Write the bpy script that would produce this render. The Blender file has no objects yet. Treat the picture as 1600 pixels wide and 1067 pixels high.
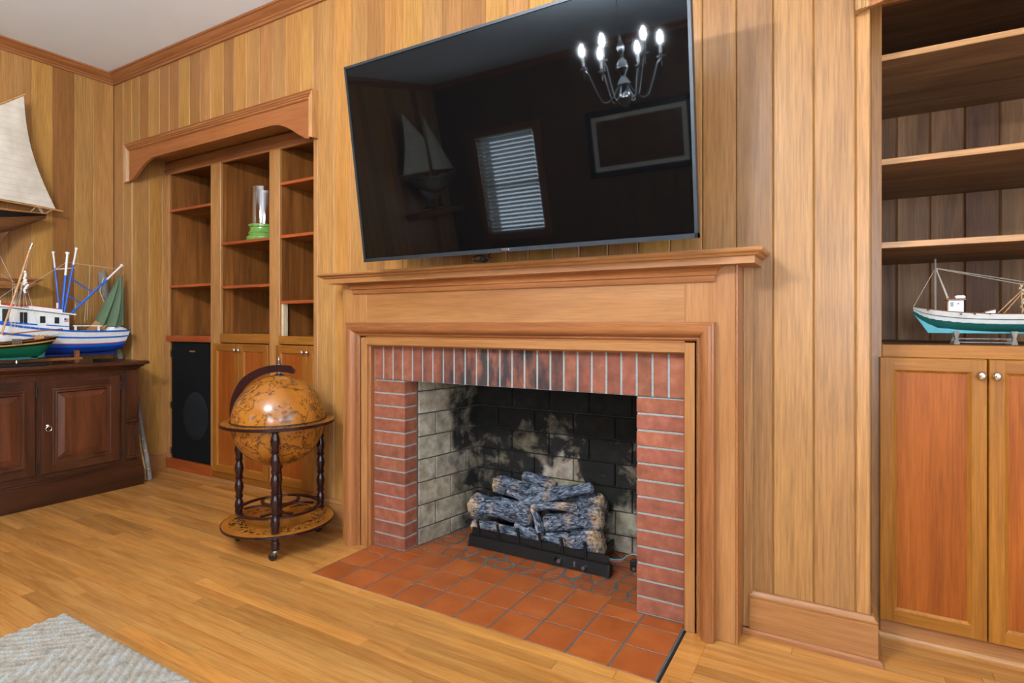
import bpy, math, random
from mathutils import Vector, Matrix
rnd = random.Random(7)
R = math.radians
scene = bpy.context.scene
COL = scene.collection

# ------------------------------------------------------------------ camera
# world: x along the fireplace wall, y into it (brick face at y = 0), z up, metres
CAM = Vector((2.2033, -2.3027, 1.1856)); F = 898.5; YAW = R(30.244); V0 = 505.86
cd = bpy.data.cameras.new('camera'); cam = bpy.data.objects.new('camera', cd); COL.objects.link(cam)
cam.location = CAM; cam.rotation_euler = (R(90), 0, YAW)
cd.sensor_width = 36; cd.lens = F / 1600 * 36; cd.shift_y = -(533.5 - V0) / 1600
cd.clip_start = .02; cd.clip_end = 100
scene.camera = cam
FW = Vector((-math.sin(YAW), math.cos(YAW), 0)); RT = Vector((math.cos(YAW), math.sin(YAW), 0))
def px(x, y, ax, v):                       # pixel -> point on the plane axis = v
    d = FW * F + RT * (x - 800) + Vector((0, 0, V0 - y))
    return CAM + d * ((v - CAM[ax]) / d[ax])

# ------------------------------------------------------------------ world and light
w = bpy.data.worlds.new('sky'); scene.world = w; w.use_nodes = True
w.node_tree.nodes['Background'].inputs[0].default_value = (.85, .92, 1, 1)
w.node_tree.nodes['Background'].inputs[1].default_value = 1.6
def area(name, loc, rot, sx, sy, power, col=(1, 1, 1)):
    l = bpy.data.lights.new(name, 'AREA'); l.shape = 'RECTANGLE'; l.size = sx; l.size_y = sy
    l.energy = power; l.color = col
    o = bpy.data.objects.new(name, l); o.location = loc; o.rotation_euler = rot; COL.objects.link(o)
    return o
# daylight from added, unseen windows as upward fill; the last is the mirrored window
DAY = (.74, .88, 1)
area('daylight_fill', (4.83, -1.35, 1.65), (0, R(128), 0), 1.9, 1.3, 64, DAY)
area('daylight_fill', (4.83, -3.75, 1.65), (0, R(128), 0), 1.9, 1.3, 104, DAY)
area('daylight_fill', (2.9, -5.62, 1.65), (R(125), 0, 0), 1.5, 1.9, 205, DAY)
area('daylight_fill', (-1.84, -5.75, 1.68), (R(90), 0, 0), .92, 1.36, 80, DAY)
BULB = 188.0
vs = scene.view_settings
vs.view_transform = 'Standard'; vs.look = 'None'; vs.gamma = 1; vs.use_curve_mapping = False; vs.exposure = -0.08

# ------------------------------------------------------------------ materials
def lin(c):
    c = c / 255
    return c / 12.92 if c <= .04045 else ((c + .055) / 1.055) ** 2.4
def S(r, g, b): return (lin(r), lin(g), lin(b), 1)
class NT:
    def __init__(s, name):
        s.m = bpy.data.materials.new(name); s.m.use_nodes = True
        s.t = s.m.node_tree; s.b = s.t.nodes['Principled BSDF']
    def n(s, typ, **kw):
        o = s.t.nodes.new('ShaderNode' + typ)
        for k, v in kw.items():
            if k in o.inputs: o.inputs[k].default_value = v
            else: setattr(o, k, v)
        return o
    def l(s, a, b): s.t.links.new(a, b)
    def math(s, op, a, b=None, clamp=False):
        o = s.t.nodes.new('ShaderNodeMath'); o.operation = op; o.use_clamp = clamp
        for i, v in enumerate((a, b)):
            if v is None: continue
            if isinstance(v, (int, float)): o.inputs[i].default_value = v
            else: s.l(v, o.inputs[i])
        return o.outputs[0]
    def mix(s, fac, a, b, typ='MIX'):
        o = s.t.nodes.new('ShaderNodeMix'); o.data_type = 'RGBA'; o.blend_type = typ
        for v, i in ((fac, 0), (a, 6), (b, 7)):
            if isinstance(v, (int, float, tuple)): o.inputs[i].default_value = v
            else: s.l(v, o.inputs[i])
        return o.outputs[2]
    def ramp(s, fac, stops, interp='LINEAR'):
        o = s.t.nodes.new('ShaderNodeValToRGB'); o.color_ramp.interpolation = interp
        e = o.color_ramp.elements
        while len(e) < len(stops): e.new(.5)
        for k, (p, c) in enumerate(stops): e[k].position = p; e[k].color = c
        s.l(fac, o.inputs[0]); return o.outputs[0]
    def coords(s, scale, rand=True):
        tc = s.n('TexCoord'); v = tc.outputs['Object']
        if rand:
            oi = s.n('ObjectInfo'); c = s.n('CombineXYZ')
            s.l(s.math('MULTIPLY', oi.outputs['Random'], 37.), c.inputs[0])
            s.l(s.math('MULTIPLY', oi.outputs['Random'], 91.), c.inputs[1])
            s.l(s.math('MULTIPLY', oi.outputs['Random'], 53.), c.inputs[2])
            a = s.n('VectorMath', operation='ADD'); s.l(v, a.inputs[0]); s.l(c.outputs[0], a.inputs[1]); v = a.outputs[0]
        mp = s.n('Mapping'); mp.inputs['Scale'].default_value = scale; s.l(v, mp.inputs[0])
        return mp.outputs[0]
    def noise(s, vec, scale=1., detail=3., rough=.55, dist=0.):
        o = s.n('TexNoise'); o.inputs['Scale'].default_value = scale; o.inputs['Detail'].default_value = detail
        o.inputs['Roughness'].default_value = rough; o.inputs['Distortion'].default_value = dist
        if vec is not None: s.l(vec, o.inputs['Vector'])
        return o.outputs[0]
    def bump(s, h, strength=.2, dist=.01):
        o = s.n('Bump'); o.inputs['Strength'].default_value = strength; o.inputs['Distance'].default_value = dist
        s.l(h, o.inputs['Height']); s.l(o.outputs[0], s.b.inputs['Normal'])
    def set(s, **kw):
        for k, v in kw.items(): s.b.inputs[k.replace('_', ' ')].default_value = v
        return s.m
    def col(s, c):
        if isinstance(c, tuple): s.b.inputs['Base Color'].default_value = c
        else: s.l(c, s.b.inputs['Base Color'])
def plain(name, c, rough=.5, metal=0., spec=.5, var=.06, vs_=30.):
    t = NT(name); nz = t.noise(t.coords((vs_,) * 3), 1., 3.)
    d = tuple(max(0, k * (1 - var * 2)) for k in c[:3]) + (1,); u = tuple(min(1, k * (1 + var)) for k in c[:3]) + (1,)
    t.col(t.ramp(nz, [(.3, d), (.7, u)]))
    return t.set(Roughness=rough, Metallic=metal, Specular_IOR_Level=spec)
def wood(name, dark, light, axis='Z', rough=.36, freq=1., tint=True, spec=.45, broad=6., fine=.28, stops=(.32, .66), marks=0.):
    t = NT(name); i = 'XYZ'.index(axis)
    sc = [broad * freq] * 3; sc[i] = broad * freq / 13
    f2 = [170 * freq] * 3; f2[i] = 6 * freq
    n1 = t.noise(t.coords(tuple(sc)), 2., 5., .6, .7)
    n2 = t.noise(t.coords(tuple(f2)), 1., 3., .6)
    c = t.ramp(n1, [(stops[0], dark), (stops[1], light)])
    g = t.ramp(n2, [(.3, (1 - fine,) * 3 + (1,)), (.62, (1, 1, 1, 1))])
    c = t.mix(1., c, g, 'MULTIPLY')
    if marks:                                           # sparse dark mineral streaks and knots
        f3 = [9.] * 3; f3[i] = 2.2
        k = t.math('MULTIPLY', t.math('SUBTRACT', t.noise(t.coords(tuple(f3)), 1., 5., .7, 1.), .70, True), 14., True)
        c = t.mix(t.math('MULTIPLY', k, marks), c, S(84, 46, 22))
    if tint:
        oi = t.n('ObjectInfo'); c = t.mix(1., c, oi.outputs['Color'], 'MULTIPLY')
    t.col(c); t.bump(n2, .06, .002)
    return t.set(Roughness=rough, Specular_IOR_Level=spec)
M = {}
PD, PL = S(164, 117, 68), S(190, 141, 86)
for a in 'XYZ': M['pan' + a] = wood('panel_wood_' + a, PD, PL, a, .36, fine=.36, stops=(.26, .72), marks=.5)
for a in 'XYZ': M['man' + a] = wood('mantel_wood_' + a, S(152, 98, 52), S(175, 121, 72), a, .33)
for a in 'XYZ': M['cas' + a] = wood('moulding_wood_' + a, S(138, 82, 44), S(162, 102, 56), a, .30)
for a in 'XYZ': M['ply' + a] = wood('stained_plywood_' + a, S(100, 56, 24), S(164, 102, 46), a, .42, .8)
for a in 'XZ': M['door' + a] = wood('cabinet_wood_' + a, S(134, 80, 24), S(164, 104, 36), a, .4, spec=.25)
for a in 'XZ': M['dpan' + a] = wood('door_panel_wood_' + a, S(126, 60, 16), S(166, 90, 32), a, .4, spec=.2, stops=(.25, .75))
for a in 'XZ': M['red' + a] = wood('reddish_rail_wood_' + a, S(140, 62, 24), S(176, 86, 38), a, .32)
for a in 'XYZ': M['wal' + a] = wood('walnut_shelf_wood_' + a, S(108, 74, 48), S(160, 120, 84), a, .5, spec=.25)
for a in 'XZ': M['con' + a] = wood('dark_console_wood_' + a, S(48, 25, 14), S(84, 48, 28), a, .30, spec=.5)
M['floor'] = wood('oak_floor', S(176, 117, 54), S(206, 147, 78), 'X', .27, 1.3, spec=.5, broad=8, fine=.22, marks=.85)
M['mah'] = wood('mahogany_stain', S(26, 9, 10), S(50, 18, 17), 'Z', .22, tint=False)
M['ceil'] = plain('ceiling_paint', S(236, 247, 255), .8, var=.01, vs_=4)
def brickmat():
    t = NT('red_brick'); v = t.coords((1, 1, 1)); n1 = t.noise(v, 22., 5.); n2 = t.noise(v, 140., 3.)
    c = t.ramp(n1, [(.3, S(122, 70, 50)), (.55, S(146, 85, 62)), (.8, S(166, 108, 84))])
    g = t.n('NewGeometry'); sx = t.n('SeparateXYZ'); t.l(g.outputs['Position'], sx.inputs[0])
    # soot licks on the soldier course over the middle of the opening
    mp = t.n('Mapping'); mp.inputs['Scale'].default_value = (16, 1, 6); t.l(g.outputs['Position'], mp.inputs[0])
    sn = t.noise(mp.outputs[0], 1., 3.)
    dx = t.math('ABSOLUTE', t.math('SUBTRACT', sx.outputs[0], .80))
    a = t.math('SUBTRACT', 1., t.math('DIVIDE', dx, .62))
    a = t.math('MULTIPLY', t.math('MAXIMUM', a, 0.), t.math('GREATER_THAN', sx.outputs[2], .86))
    k = t.math('MULTIPLY', a, t.math('MULTIPLY', t.math('SUBTRACT', sn, .33, True), 5.), True)
    c = t.mix(k, c, S(58, 48, 48))
    oi = t.n('ObjectInfo'); c = t.mix(1., c, oi.outputs['Color'], 'MULTIPLY')
    t.col(c); t.bump(n2, .25, .003); return t.set(Roughness=.75, Specular_IOR_Level=.3)
M['brick'] = brickmat()
M['mortar'] = plain('grey_mortar', S(146, 152, 148), .9, var=.1, vs_=120)
def tilemat():
    t = NT('quarry_tile'); v = t.coords((1, 1, 1)); n1 = t.noise(v, 9., 5.); n2 = t.noise(v, 90., 3.)
    c = t.ramp(n1, [(.3, S(150, 74, 28)), (.6, S(168, 88, 38)), (.8, S(178, 102, 52))])
    oi = t.n('ObjectInfo'); c = t.mix(1., c, oi.outputs['Color'], 'MULTIPLY')
    t.col(c); t.bump(n2, .08, .002); return t.set(Roughness=.42, Specular_IOR_Level=.45)
M['tile'] = tilemat()
M['grout'] = plain('dark_grout', S(84, 82, 78), .9, var=.12, vs_=60)
def firemat():
    t = NT('sooty_firebrick'); v = t.coords((1, 1, 1)); n1 = t.noise(v, 14., 6., .65); n2 = t.noise(v, 90., 4.)
    c = t.ramp(n1, [(.3, S(104, 94, 80)), (.5, S(142, 132, 114)), (.74, S(176, 170, 158))])
    oi = t.n('ObjectInfo'); c = t.mix(1., c, oi.outputs['Color'], 'MULTIPLY')
    g = t.n('NewGeometry'); sx = t.n('SeparateXYZ'); t.l(g.outputs['Position'], sx.inputs[0])
    X, Y, Z = sx.outputs
    sn = t.noise(g.outputs['Position'], 6.5, 6., .62, .4)
    m = t.math('ADD', t.math('MULTIPLY', t.math('SUBTRACT', Y, .27), 4.6), t.math('MULTIPLY', t.math('SUBTRACT', sn, .5), 4.2))
    m = t.math('ADD', m, t.math('MULTIPLY', t.math('SUBTRACT', Z, .62, ), .9))
    # the fire has burnt the soot off a cone behind the logs and at the lower right
    wn = t.math('MULTIPLY', t.math('SUBTRACT', t.noise(g.outputs['Position'], 9., 4.), .5), .32)
    ex = t.math('DIVIDE', t.math('ADD', t.math('SUBTRACT', X, .86), wn), t.math('ADD', t.math('MULTIPLY', t.math('SUBTRACT', .60, Z), .42), .03))
    ez = t.math('MULTIPLY', t.math('ADD', t.math('SUBTRACT', Z, .16), wn), 3.2)
    cone = t.math('SUBTRACT', 1.25, t.math('ADD', t.math('POWER', t.math('ABSOLUTE', ex), 2.), t.math('POWER', t.math('ABSOLUTE', ez), 2.)), True)
    cone = t.math('MULTIPLY', cone, t.math('GREATER_THAN', Y, .5))
    d2 = t.math('ADD', t.math('POWER', t.math('DIVIDE', t.math('SUBTRACT', X, 1.26), .16), 2.), t.math('POWER', t.math('DIVIDE', t.math('SUBTRACT', Z, .12), .22), 2.))
    c2 = t.math('MULTIPLY', t.math('SUBTRACT', 1.1, d2, True), t.math('GREATER_THAN', Y, .45))
    m = t.math('SUBTRACT', m, t.math('MULTIPLY', cone, 2.6)); m = t.math('SUBTRACT', m, t.math('MULTIPLY', c2, 1.1), False)
    o = t.n('Clamp'); t.l(m, o.inputs[0])
    c = t.mix(t.math('MULTIPLY', o.outputs[0], .965), c, S(9, 10, 12))
    t.col(c); t.bump(n2, .5, .004); return t.set(Roughness=.85, Specular_IOR_Level=.25)
M['fire'] = firemat()
M['fmort'] = plain('sooty_mortar', S(70, 66, 62), .95, var=.2, vs_=40)
def logmat():
    t = NT('charred_ceramic_bark'); tc = t.n('TexCoord')
    mp = t.n('Mapping'); mp.inputs['Scale'].default_value = (24, 70, 70); t.l(tc.outputs['Object'], mp.inputs[0])
    n1 = t.noise(mp.outputs[0], 1., 5., .6, 1.2)
    mq = t.n('Mapping'); mq.inputs['Scale'].default_value = (9, 9, 9); t.l(tc.outputs['Object'], mq.inputs[0])
    n2 = t.noise(mq.outputs[0], 1., 3.)
    c = t.ramp(n1, [(.36, S(20, 23, 30)), (.46, S(62, 70, 84)), (.58, S(116, 124, 138)), (.72, S(176, 178, 180))])
    tan = t.ramp(n1, [(.36, S(86, 68, 50)), (.5, S(176, 146, 112)), (.68, S(214, 190, 156))])
    at = t.n('Attribute', attribute_name='tan')
    k = t.math('ADD', at.outputs['Fac'], t.math('MULTIPLY', t.math('SUBTRACT', n2, .63), 4.0), True)
    c = t.mix(k, c, tan)
    t.col(c); t.bump(n1, .9, .012); return t.set(Roughness=.9, Specular_IOR_Level=.2)
M['log'] = logmat()
M['blk'] = plain('black_steel', S(24, 24, 25), .38, .3, var=.1)
M['steel'] = plain('worn_steel', S(150, 152, 156), .3, 1.)
M['chrome'] = plain('chrome', S(222, 222, 220), .12, 1., var=.02)
M['brass'] = plain('brass', S(190, 150, 84), .25, 1.)
M['bezel'] = plain('grey_bezel', S(54, 60, 66), .4, .6)
M['plast'] = plain('black_plastic', S(16, 16, 17), .35)
M['cloth'] = plain('black_speaker_cloth', S(10, 12, 14), .9, spec=.2, var=.15, vs_=300)
M['cone'] = plain('speaker_cone', S(24, 28, 31), .8, spec=.2)
M['white'] = plain('white_paint', S(226, 226, 222), .45, var=.04)
M['blue'] = plain('blue_paint', S(20, 92, 190), .4, var=.06)
M['navy'] = plain('dark_blue_paint', S(16, 52, 130), .4)
M['redp'] = plain('red_paint', S(190, 40, 44), .45)
M['green'] = plain('dark_green_paint', S(20, 96, 66), .35)
M['teal'] = plain('teal_paint', S(62, 150, 160), .45)
M['dgreen'] = plain('deep_green_paint', S(30, 96, 88), .4)
M['blackp'] = plain('black_paint', S(18, 17, 16), .4)
M['yel'] = plain('yellow_paint', S(214, 170, 84), .45)
M['tanw'] = wood('pale_model_wood', S(176, 124, 72), S(214, 166, 112), 'X', .45, 3., tint=False)
M['mwood'] = wood('brown_model_wood', S(122, 68, 36), S(160, 98, 56), 'X', .4, 3., tint=False)
M['mwoodd'] = wood('brown_hull_wood', S(84, 52, 30), S(120, 78, 46), 'X', .35, 2., tint=False)
M['rope'] = plain('cotton_cord', S(206, 196, 180), .9, vs_=300)
M['roped'] = plain('dark_cord', S(96, 82, 66), .9, vs_=300)
M['net'] = plain('green_net', S(92, 112, 84), .95, var=.12, vs_=160)
M['pane'] = plain('smoky_window', S(46, 50, 54), .2, var=.3, vs_=200)
M['drift'] = wood('driftwood', S(110, 100, 92), S(158, 148, 136), 'Z', .9, 2.5, tint=False, fine=.4)
M['pot'] = plain('green_glaze', S(112, 152, 72), .15, spec=.6, var=.08)
M['paper'] = plain('pale_paper', S(222, 214, 198), .8)
M['raw'] = wood('raw_pine', S(206, 180, 140), S(230, 208, 172), 'Z', .7, 2, tint=False)
def glassmat(name, c=(1, 1, 1, 1), rough=.02):
    t = NT(name); t.col(c); return t.set(Roughness=rough, Transmission_Weight=1., IOR=1.45)
M['glass'] = glassmat('clear_glass')
def thinglass():
    t = NT('window_glass'); o = t.t.nodes['Material Output']
    tr = t.n('BsdfTransparent'); gl = t.n('BsdfGlossy'); gl.inputs['Roughness'].default_value = .02
    mx = t.n('MixShader'); mx.inputs[0].default_value = .06
    t.l(tr.outputs[0], mx.inputs[1]); t.l(gl.outputs[0], mx.inputs[2]); t.l(mx.outputs[0], o.inputs[0]); return t.m
M['wglass'] = thinglass()
def cylglass():
    t = NT('thin_clear_glass'); o = t.t.nodes['Material Output']
    tr = t.n('BsdfTransparent'); gl = t.n('BsdfGlossy'); gl.inputs['Roughness'].default_value = .04
    lw = t.n('LayerWeight'); lw.inputs[0].default_value = .35
    mx = t.n('MixShader'); t.l(t.math('ADD', t.math('MULTIPLY', lw.outputs['Facing'], .55), .12), mx.inputs[0])
    t.l(tr.outputs[0], mx.inputs[1]); t.l(gl.outputs[0], mx.inputs[2]); t.l(mx.outputs[0], o.inputs[0]); return t.m
M['cglass'] = cylglass()
def screenmat():
    t = NT('black_screen'); t.col((.0022, .0022, .0024, 1)); t.b.inputs['Specular Tint'].default_value = (.84, .92, 1, 1); return t.set(Roughness=.025, Specular_IOR_Level=.34)
M['screen'] = screenmat()
def bulbmat():
    t = NT('lit_bulb'); t.col((1, .9, .75, 1))
    t.b.inputs['Emission Color'].default_value = (.93, .96, 1, 1); t.b.inputs['Emission Strength'].default_value = BULB * 14
    return t.m
M['bulb'] = bulbmat()
def sailmat():
    t = NT('cream_sailcloth'); tc = t.n('TexCoord'); v = tc.outputs['Object']
    sx = t.n('SeparateXYZ'); t.l(v, sx.inputs[0])
    z = t.math('FRACT', t.math('MULTIPLY', sx.outputs[2], 24.)); ln = t.math('LESS_THAN', z, .07)
    n = t.noise(v, 8., 4.); c = t.ramp(n, [(.3, S(190, 178, 160)), (.7, S(216, 206, 190))])
    c = t.mix(t.math('MULTIPLY', ln, .3), c, S(140, 130, 118))
    t.col(c); t.bump(t.noise(v, 300., 2.), .1, .002); return t.set(Roughness=.9, Specular_IOR_Level=.15)
M['sail'] = sailmat()
def globemat(name, disc=False):
    t = NT(name); tc = t.n('TexCoord'); v = tc.outputs['Object']
    n = t.noise(v, 5., 4.); c = t.ramp(n, [(.3, S(138, 80, 22)), (.7, S(172, 108, 34))])
    if not disc:
        co = t.noise(v, 7., 7., .6, .3)                     # coastlines
        k = t.math('SUBTRACT', 1., t.math('MULTIPLY', t.math('ABSOLUTE', t.math('SUBTRACT', co, .5)), 36.), True)
        sea = t.math('MULTIPLY', t.math('SUBTRACT', .5, co, True), 9., True)
        h = t.noise(v, 95., 2.); hm = t.noise(v, 11., 2.)
        tx = t.math('MULTIPLY', t.math('MULTIPLY', t.math('SUBTRACT', h, .52, True), 14., True), t.math('MULTIPLY', t.math('SUBTRACT', hm, .50, True), 16., True))
        c = t.mix(t.math('MULTIPLY', sea, .22), c, S(150, 84, 30))
        c = t.mix(t.math('MULTIPLY', tx, .8), c, S(70, 42, 22)); c = t.mix(t.math('MULTIPLY', k, .9), c, S(64, 40, 24))
    else:
        sx = t.n('SeparateXYZ'); t.l(v, sx.inputs[0])
        r = t.math('SQRT', t.math('ADD', t.math('POWER', sx.outputs[0], 2.), t.math('POWER', sx.outputs[1], 2.)))
        band = t.math('MULTIPLY', t.math('GREATER_THAN', r, .165), t.math('LESS_THAN', r, .245))
        h = t.noise(v, 34., 3., .5, 1.5)
        c = t.mix(t.math('MULTIPLY', band, t.math('MULTIPLY', t.math('SUBTRACT', h, .54, True), 30., True)), c, S(40, 26, 20))
    t.col(c); return t.set(Roughness=.2, Specular_IOR_Level=.55)
M['globe'] = globemat('globe_print'); M['gdisc'] = globemat('printed_disc', True); M['gring'] = globemat('printed_ring')
def rugmat():
    t = NT('woven_rug'); tc = t.n('TexCoord'); v = tc.outputs['Object']
    n = t.noise(v, 16., 5., .7); c = t.ramp(n, [(.32, S(134, 136, 134)), (.46, S(176, 164, 146)), (.62, S(180, 181, 177))])
    at = t.n('Attribute', attribute_name='tan'); c = t.mix(t.math('MULTIPLY', at.outputs['Fac'], .42), c, S(108, 106, 100))
    n2 = t.noise(v, 130., 2.); c = t.mix(1., c, t.ramp(n2, [(.3, (.72, .72, .72, 1)), (.6, (1, 1, 1, 1))]), 'MULTIPLY')
    t.col(c); t.bump(n2, .6, .004); return t.set(Roughness=.95, Specular_IOR_Level=.1)
M['rug'] = rugmat()

# ------------------------------------------------------------------ mesh helpers
class MB:
    def __init__(s): s.v = []; s.f = []; s.att = None
    def add(s, vs_, fs):
        b = len(s.v); s.v += [tuple(q) for q in vs_]; s.f += [tuple(i + b for i in f) for f in fs]; return s
    def box(s, x0, x1, y0, y1, z0, z1):
        return s.add([(x0, y0, z0), (x1, y0, z0), (x1, y1, z0), (x0, y1, z0), (x0, y0, z1), (x1, y0, z1), (x1, y1, z1), (x0, y1, z1)],
                     [(0, 3, 2, 1), (4, 5, 6, 7), (0, 1, 5, 4), (1, 2, 6, 5), (2, 3, 7, 6), (3, 0, 4, 7)])
    def bbox(s, x0, x1, y0, y1, z0, z1, b):               # box with chamfered edges on every side
        X = (x0, x1); Y = (y0, y1); Z = (z0, z1); vs_ = []; idx = {}
        for i in (0, 1):
            for j in (0, 1):
                for k in (0, 1):
                    sx = b if i == 0 else -b; sy = b if j == 0 else -b; sz = b if k == 0 else -b
                    for a, q in (('x', (X[i], Y[j] + sy, Z[k] + sz)), ('y', (X[i] + sx, Y[j], Z[k] + sz)), ('z', (X[i] + sx, Y[j] + sy, Z[k]))):
                        idx[(i, j, k, a)] = len(vs_); vs_.append(q)
        fs = []
        def quad(a, l):
            fs.append(tuple(idx[c + (a,)] for c in l))
        quad('x', [(0, 0, 0), (0, 0, 1), (0, 1, 1), (0, 1, 0)]); quad('x', [(1, 0, 0), (1, 1, 0), (1, 1, 1), (1, 0, 1)])
        quad('y', [(0, 0, 0), (1, 0, 0), (1, 0, 1), (0, 0, 1)]); quad('y', [(0, 1, 0), (0, 1, 1), (1, 1, 1), (1, 1, 0)])
        quad('z', [(0, 0, 0), (0, 1, 0), (1, 1, 0), (1, 0, 0)]); quad('z', [(0, 0, 1), (1, 0, 1), (1, 1, 1), (0, 1, 1)])
        for i in (0, 1):
            for j in (0, 1): fs.append((idx[(i, j, 0, 'x')], idx[(i, j, 0, 'y')], idx[(i, j, 1, 'y')], idx[(i, j, 1, 'x')]))
            for k in (0, 1): fs.append((idx[(i, 0, k, 'x')], idx[(i, 0, k, 'z')], idx[(i, 1, k, 'z')], idx[(i, 1, k, 'x')]))
        for j in (0, 1):
            for k in (0, 1): fs.append((idx[(0, j, k, 'y')], idx[(0, j, k, 'z')], idx[(1, j, k, 'z')], idx[(1, j, k, 'y')]))
        for i in (0, 1):
            for j in (0, 1):
                for k in (0, 1): fs.append((idx[(i, j, k, 'x')], idx[(i, j, k, 'y')], idx[(i, j, k, 'z')]))
        return s.add(vs_, fs)
    def loft(s, rings, close=True, cap=True):
        n = len(rings[0]); vs_ = [p for r in rings for p in r]; fs = []
        for a in range(len(rings) - 1):
            for i in range(n if close else n - 1):
                j = (i + 1) % n; fs.append((a * n + i, a * n + j, (a + 1) * n + j, (a + 1) * n + i))
        if cap and close: fs += [tuple(range(n))[::-1], tuple(range((len(rings) - 1) * n, len(rings) * n))]
        return s.add(vs_, fs)
    def prism(s, pts, axis, a0, a1):                       # closed 2D outline extruded along an axis
        def P(p, a): return {'X': (a, p[0], p[1]), 'Y': (p[0], a, p[1]), 'Z': (p[0], p[1], a)}[axis]
        return s.loft([[P(p, a0) for p in pts], [P(p, a1) for p in pts]])
    def lathe(s, prof, n=20, c=(0, 0, 0), cap=True):       # (radius, z)
        return s.loft([[(c[0] + r * math.cos(2 * math.pi * k / n), c[1] + r * math.sin(2 * math.pi * k / n), c[2] + z) for k in range(n)] for r, z in prof], True, cap)
    def tube(s, pts, r, n=6, cap=True):
        pts = [Vector(p) for p in pts]; rr = r if isinstance(r, (list, tuple)) else [r] * len(pts); rings = []
        prev = None
        for i, p in enumerate(pts):
            d = (pts[min(i + 1, len(pts) - 1)] - pts[max(i - 1, 0)]).normalized()
            if prev is None:
                a = Vector((0, 0, 1)) if abs(d.z) < .9 else Vector((1, 0, 0))
                u = d.cross(a).normalized()
            else: u = (prev - d * prev.dot(d)).normalized()
            prev = u; q = d.cross(u)
            rings.append([p + (u * math.cos(2 * math.pi * k / n) + q * math.sin(2 * math.pi * k / n)) * rr[i] for k in range(n)])
        return s.loft(rings, True, cap)
    def sphere(s, c, r, n=16, m=10, sz=1.):
        return s.lathe([(max(1e-4, r * math.sin(math.pi * k / m)), -r * sz * math.cos(math.pi * k / m)) for k in range(m + 1)], n, c)
    def u_sweep(s, prof, x0, x1, yf, yb):                  # (projection, z) profile run round the front of a box with end returns
        st = [[(x0 - d, yb, z) for d, z in prof], [(x0 - d, yf - d, z) for d, z in prof], [(x1 + d, yf - d, z) for d, z in prof], [(x1 + d, yb, z) for d, z in prof]]
        return s.loft(st)
    def obj(s, name, mat, parent=None, world=True, smooth=False, origin=None, tint=None, kind=None):
        me = bpy.data.meshes.new(name); vs_ = s.v
        if origin is not None: vs_ = [(a - origin[0], b - origin[1], c - origin[2]) for a, b, c in vs_]
        me.from_pydata(vs_, [], s.f); me.update()
        import bmesh
        bm = bmesh.new(); bm.from_mesh(me); bmesh.ops.recalc_face_normals(bm, faces=bm.faces); bm.to_mesh(me); bm.free()
        if smooth:
            me.polygons.foreach_set('use_smooth', [True] * len(me.polygons))
            try: me.set_sharp_from_angle(angle=R(smooth if smooth is not True else 40))
            except Exception: pass
        if s.att:
            at = me.attributes.new('tan', 'FLOAT', 'POINT'); at.data.foreach_set('value', s.att)
        me.materials.append(M[mat] if isinstance(mat, str) else mat)
        return link(name, me, parent, world, origin, tint, kind)
def link(name, me, parent=None, world=True, origin=None, tint=None, kind=None):
    o = bpy.data.objects.new(name, me); COL.objects.link(o)
    if origin is not None: o.location = origin
    if parent is not None:
        o.parent = parent
        if world: o.matrix_parent_inverse = wm(parent).inverted()
    if tint: o.color = tuple(tint[:3]) + (1,)
    if kind: o['kind'] = kind
    return o
def wm(o):
    m = Matrix.LocRotScale(o.location, o.rotation_euler.to_quaternion(), o.scale)
    return wm(o.parent) @ o.matrix_parent_inverse @ m if o.parent else m
def tag(o, label, cat, group=None):
    o['label'] = label; o['category'] = cat
    if group: o['group'] = group
    return o
def thing(name, label, cat, loc=(0, 0, 0), rz=0., rx=0., group=None):
    o = bpy.data.objects.new(name, None); COL.objects.link(o); o.empty_display_size = .05
    o.location = loc; o.rotation_euler = (rx, 0, rz); return tag(o, label, cat, group)
def struct(o): o['kind'] = 'structure'; return o
def jit(a=.05): return tuple(1 + rnd.uniform(-a, a) for _ in range(1)) * 3
def tn(v, warm=0.): return (v * (1 + warm), v, v * (1 - warm * 1.3))

# ================================================================== the room
XL, XR, YW, YF, ZC = -2.892, 4.60, .08, -5.40, 3.172
AL0, AL1 = -2.62, -.57            # left alcove
AR0, AR1 = 2.274, 3.62            # right alcove
BASEZ = .163
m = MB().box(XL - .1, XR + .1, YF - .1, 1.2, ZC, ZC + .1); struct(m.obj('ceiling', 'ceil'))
# back wall: backing behind the boards, boards are its parts
m = MB()
for x0, x1, z0, z1 in ((XL - .1, AL0 - .021, 0, ZC), (AL0, AL1, 2.46, ZC), (AL1, -.02, 0, ZC), (-.02, 1.67, 1.12, ZC), (1.67, AR0, 0, ZC), (AR0, AR1, 2.46, ZC), (AR1, XR, 0, ZC)):
    m.box(x0, x1, YW + .02, YW + .06, z0, z1)
wall_back = struct(m.obj('wall_back', 'panZ'))
def vboard(x0, x1, z0, z1, yf, parent, tint, mat='panZ', th=.02, bev=.005):
    c = ((x0 + x1) / 2, yf, (z0 + z1) / 2)
    pts = [(x0 + .0004, yf + th), (x0 + .0004, yf + bev), (x0 + bev, yf), (x1 - bev, yf), (x1 - .0004, yf + bev), (x1 - .0004, yf + th)]
    return MB().prism(pts, 'Z', z0, z1).obj('board', mat, parent, True, origin=c, tint=tint)
T = dict(y=(1.06, 1.0, .68), t=(.96, .92, .80), b=(.78, .68, .56), p=(.90, .78, .72), d=(.60, .48, .36), g=(.84, .80, .78), k=(.97, .90, .87))
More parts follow.
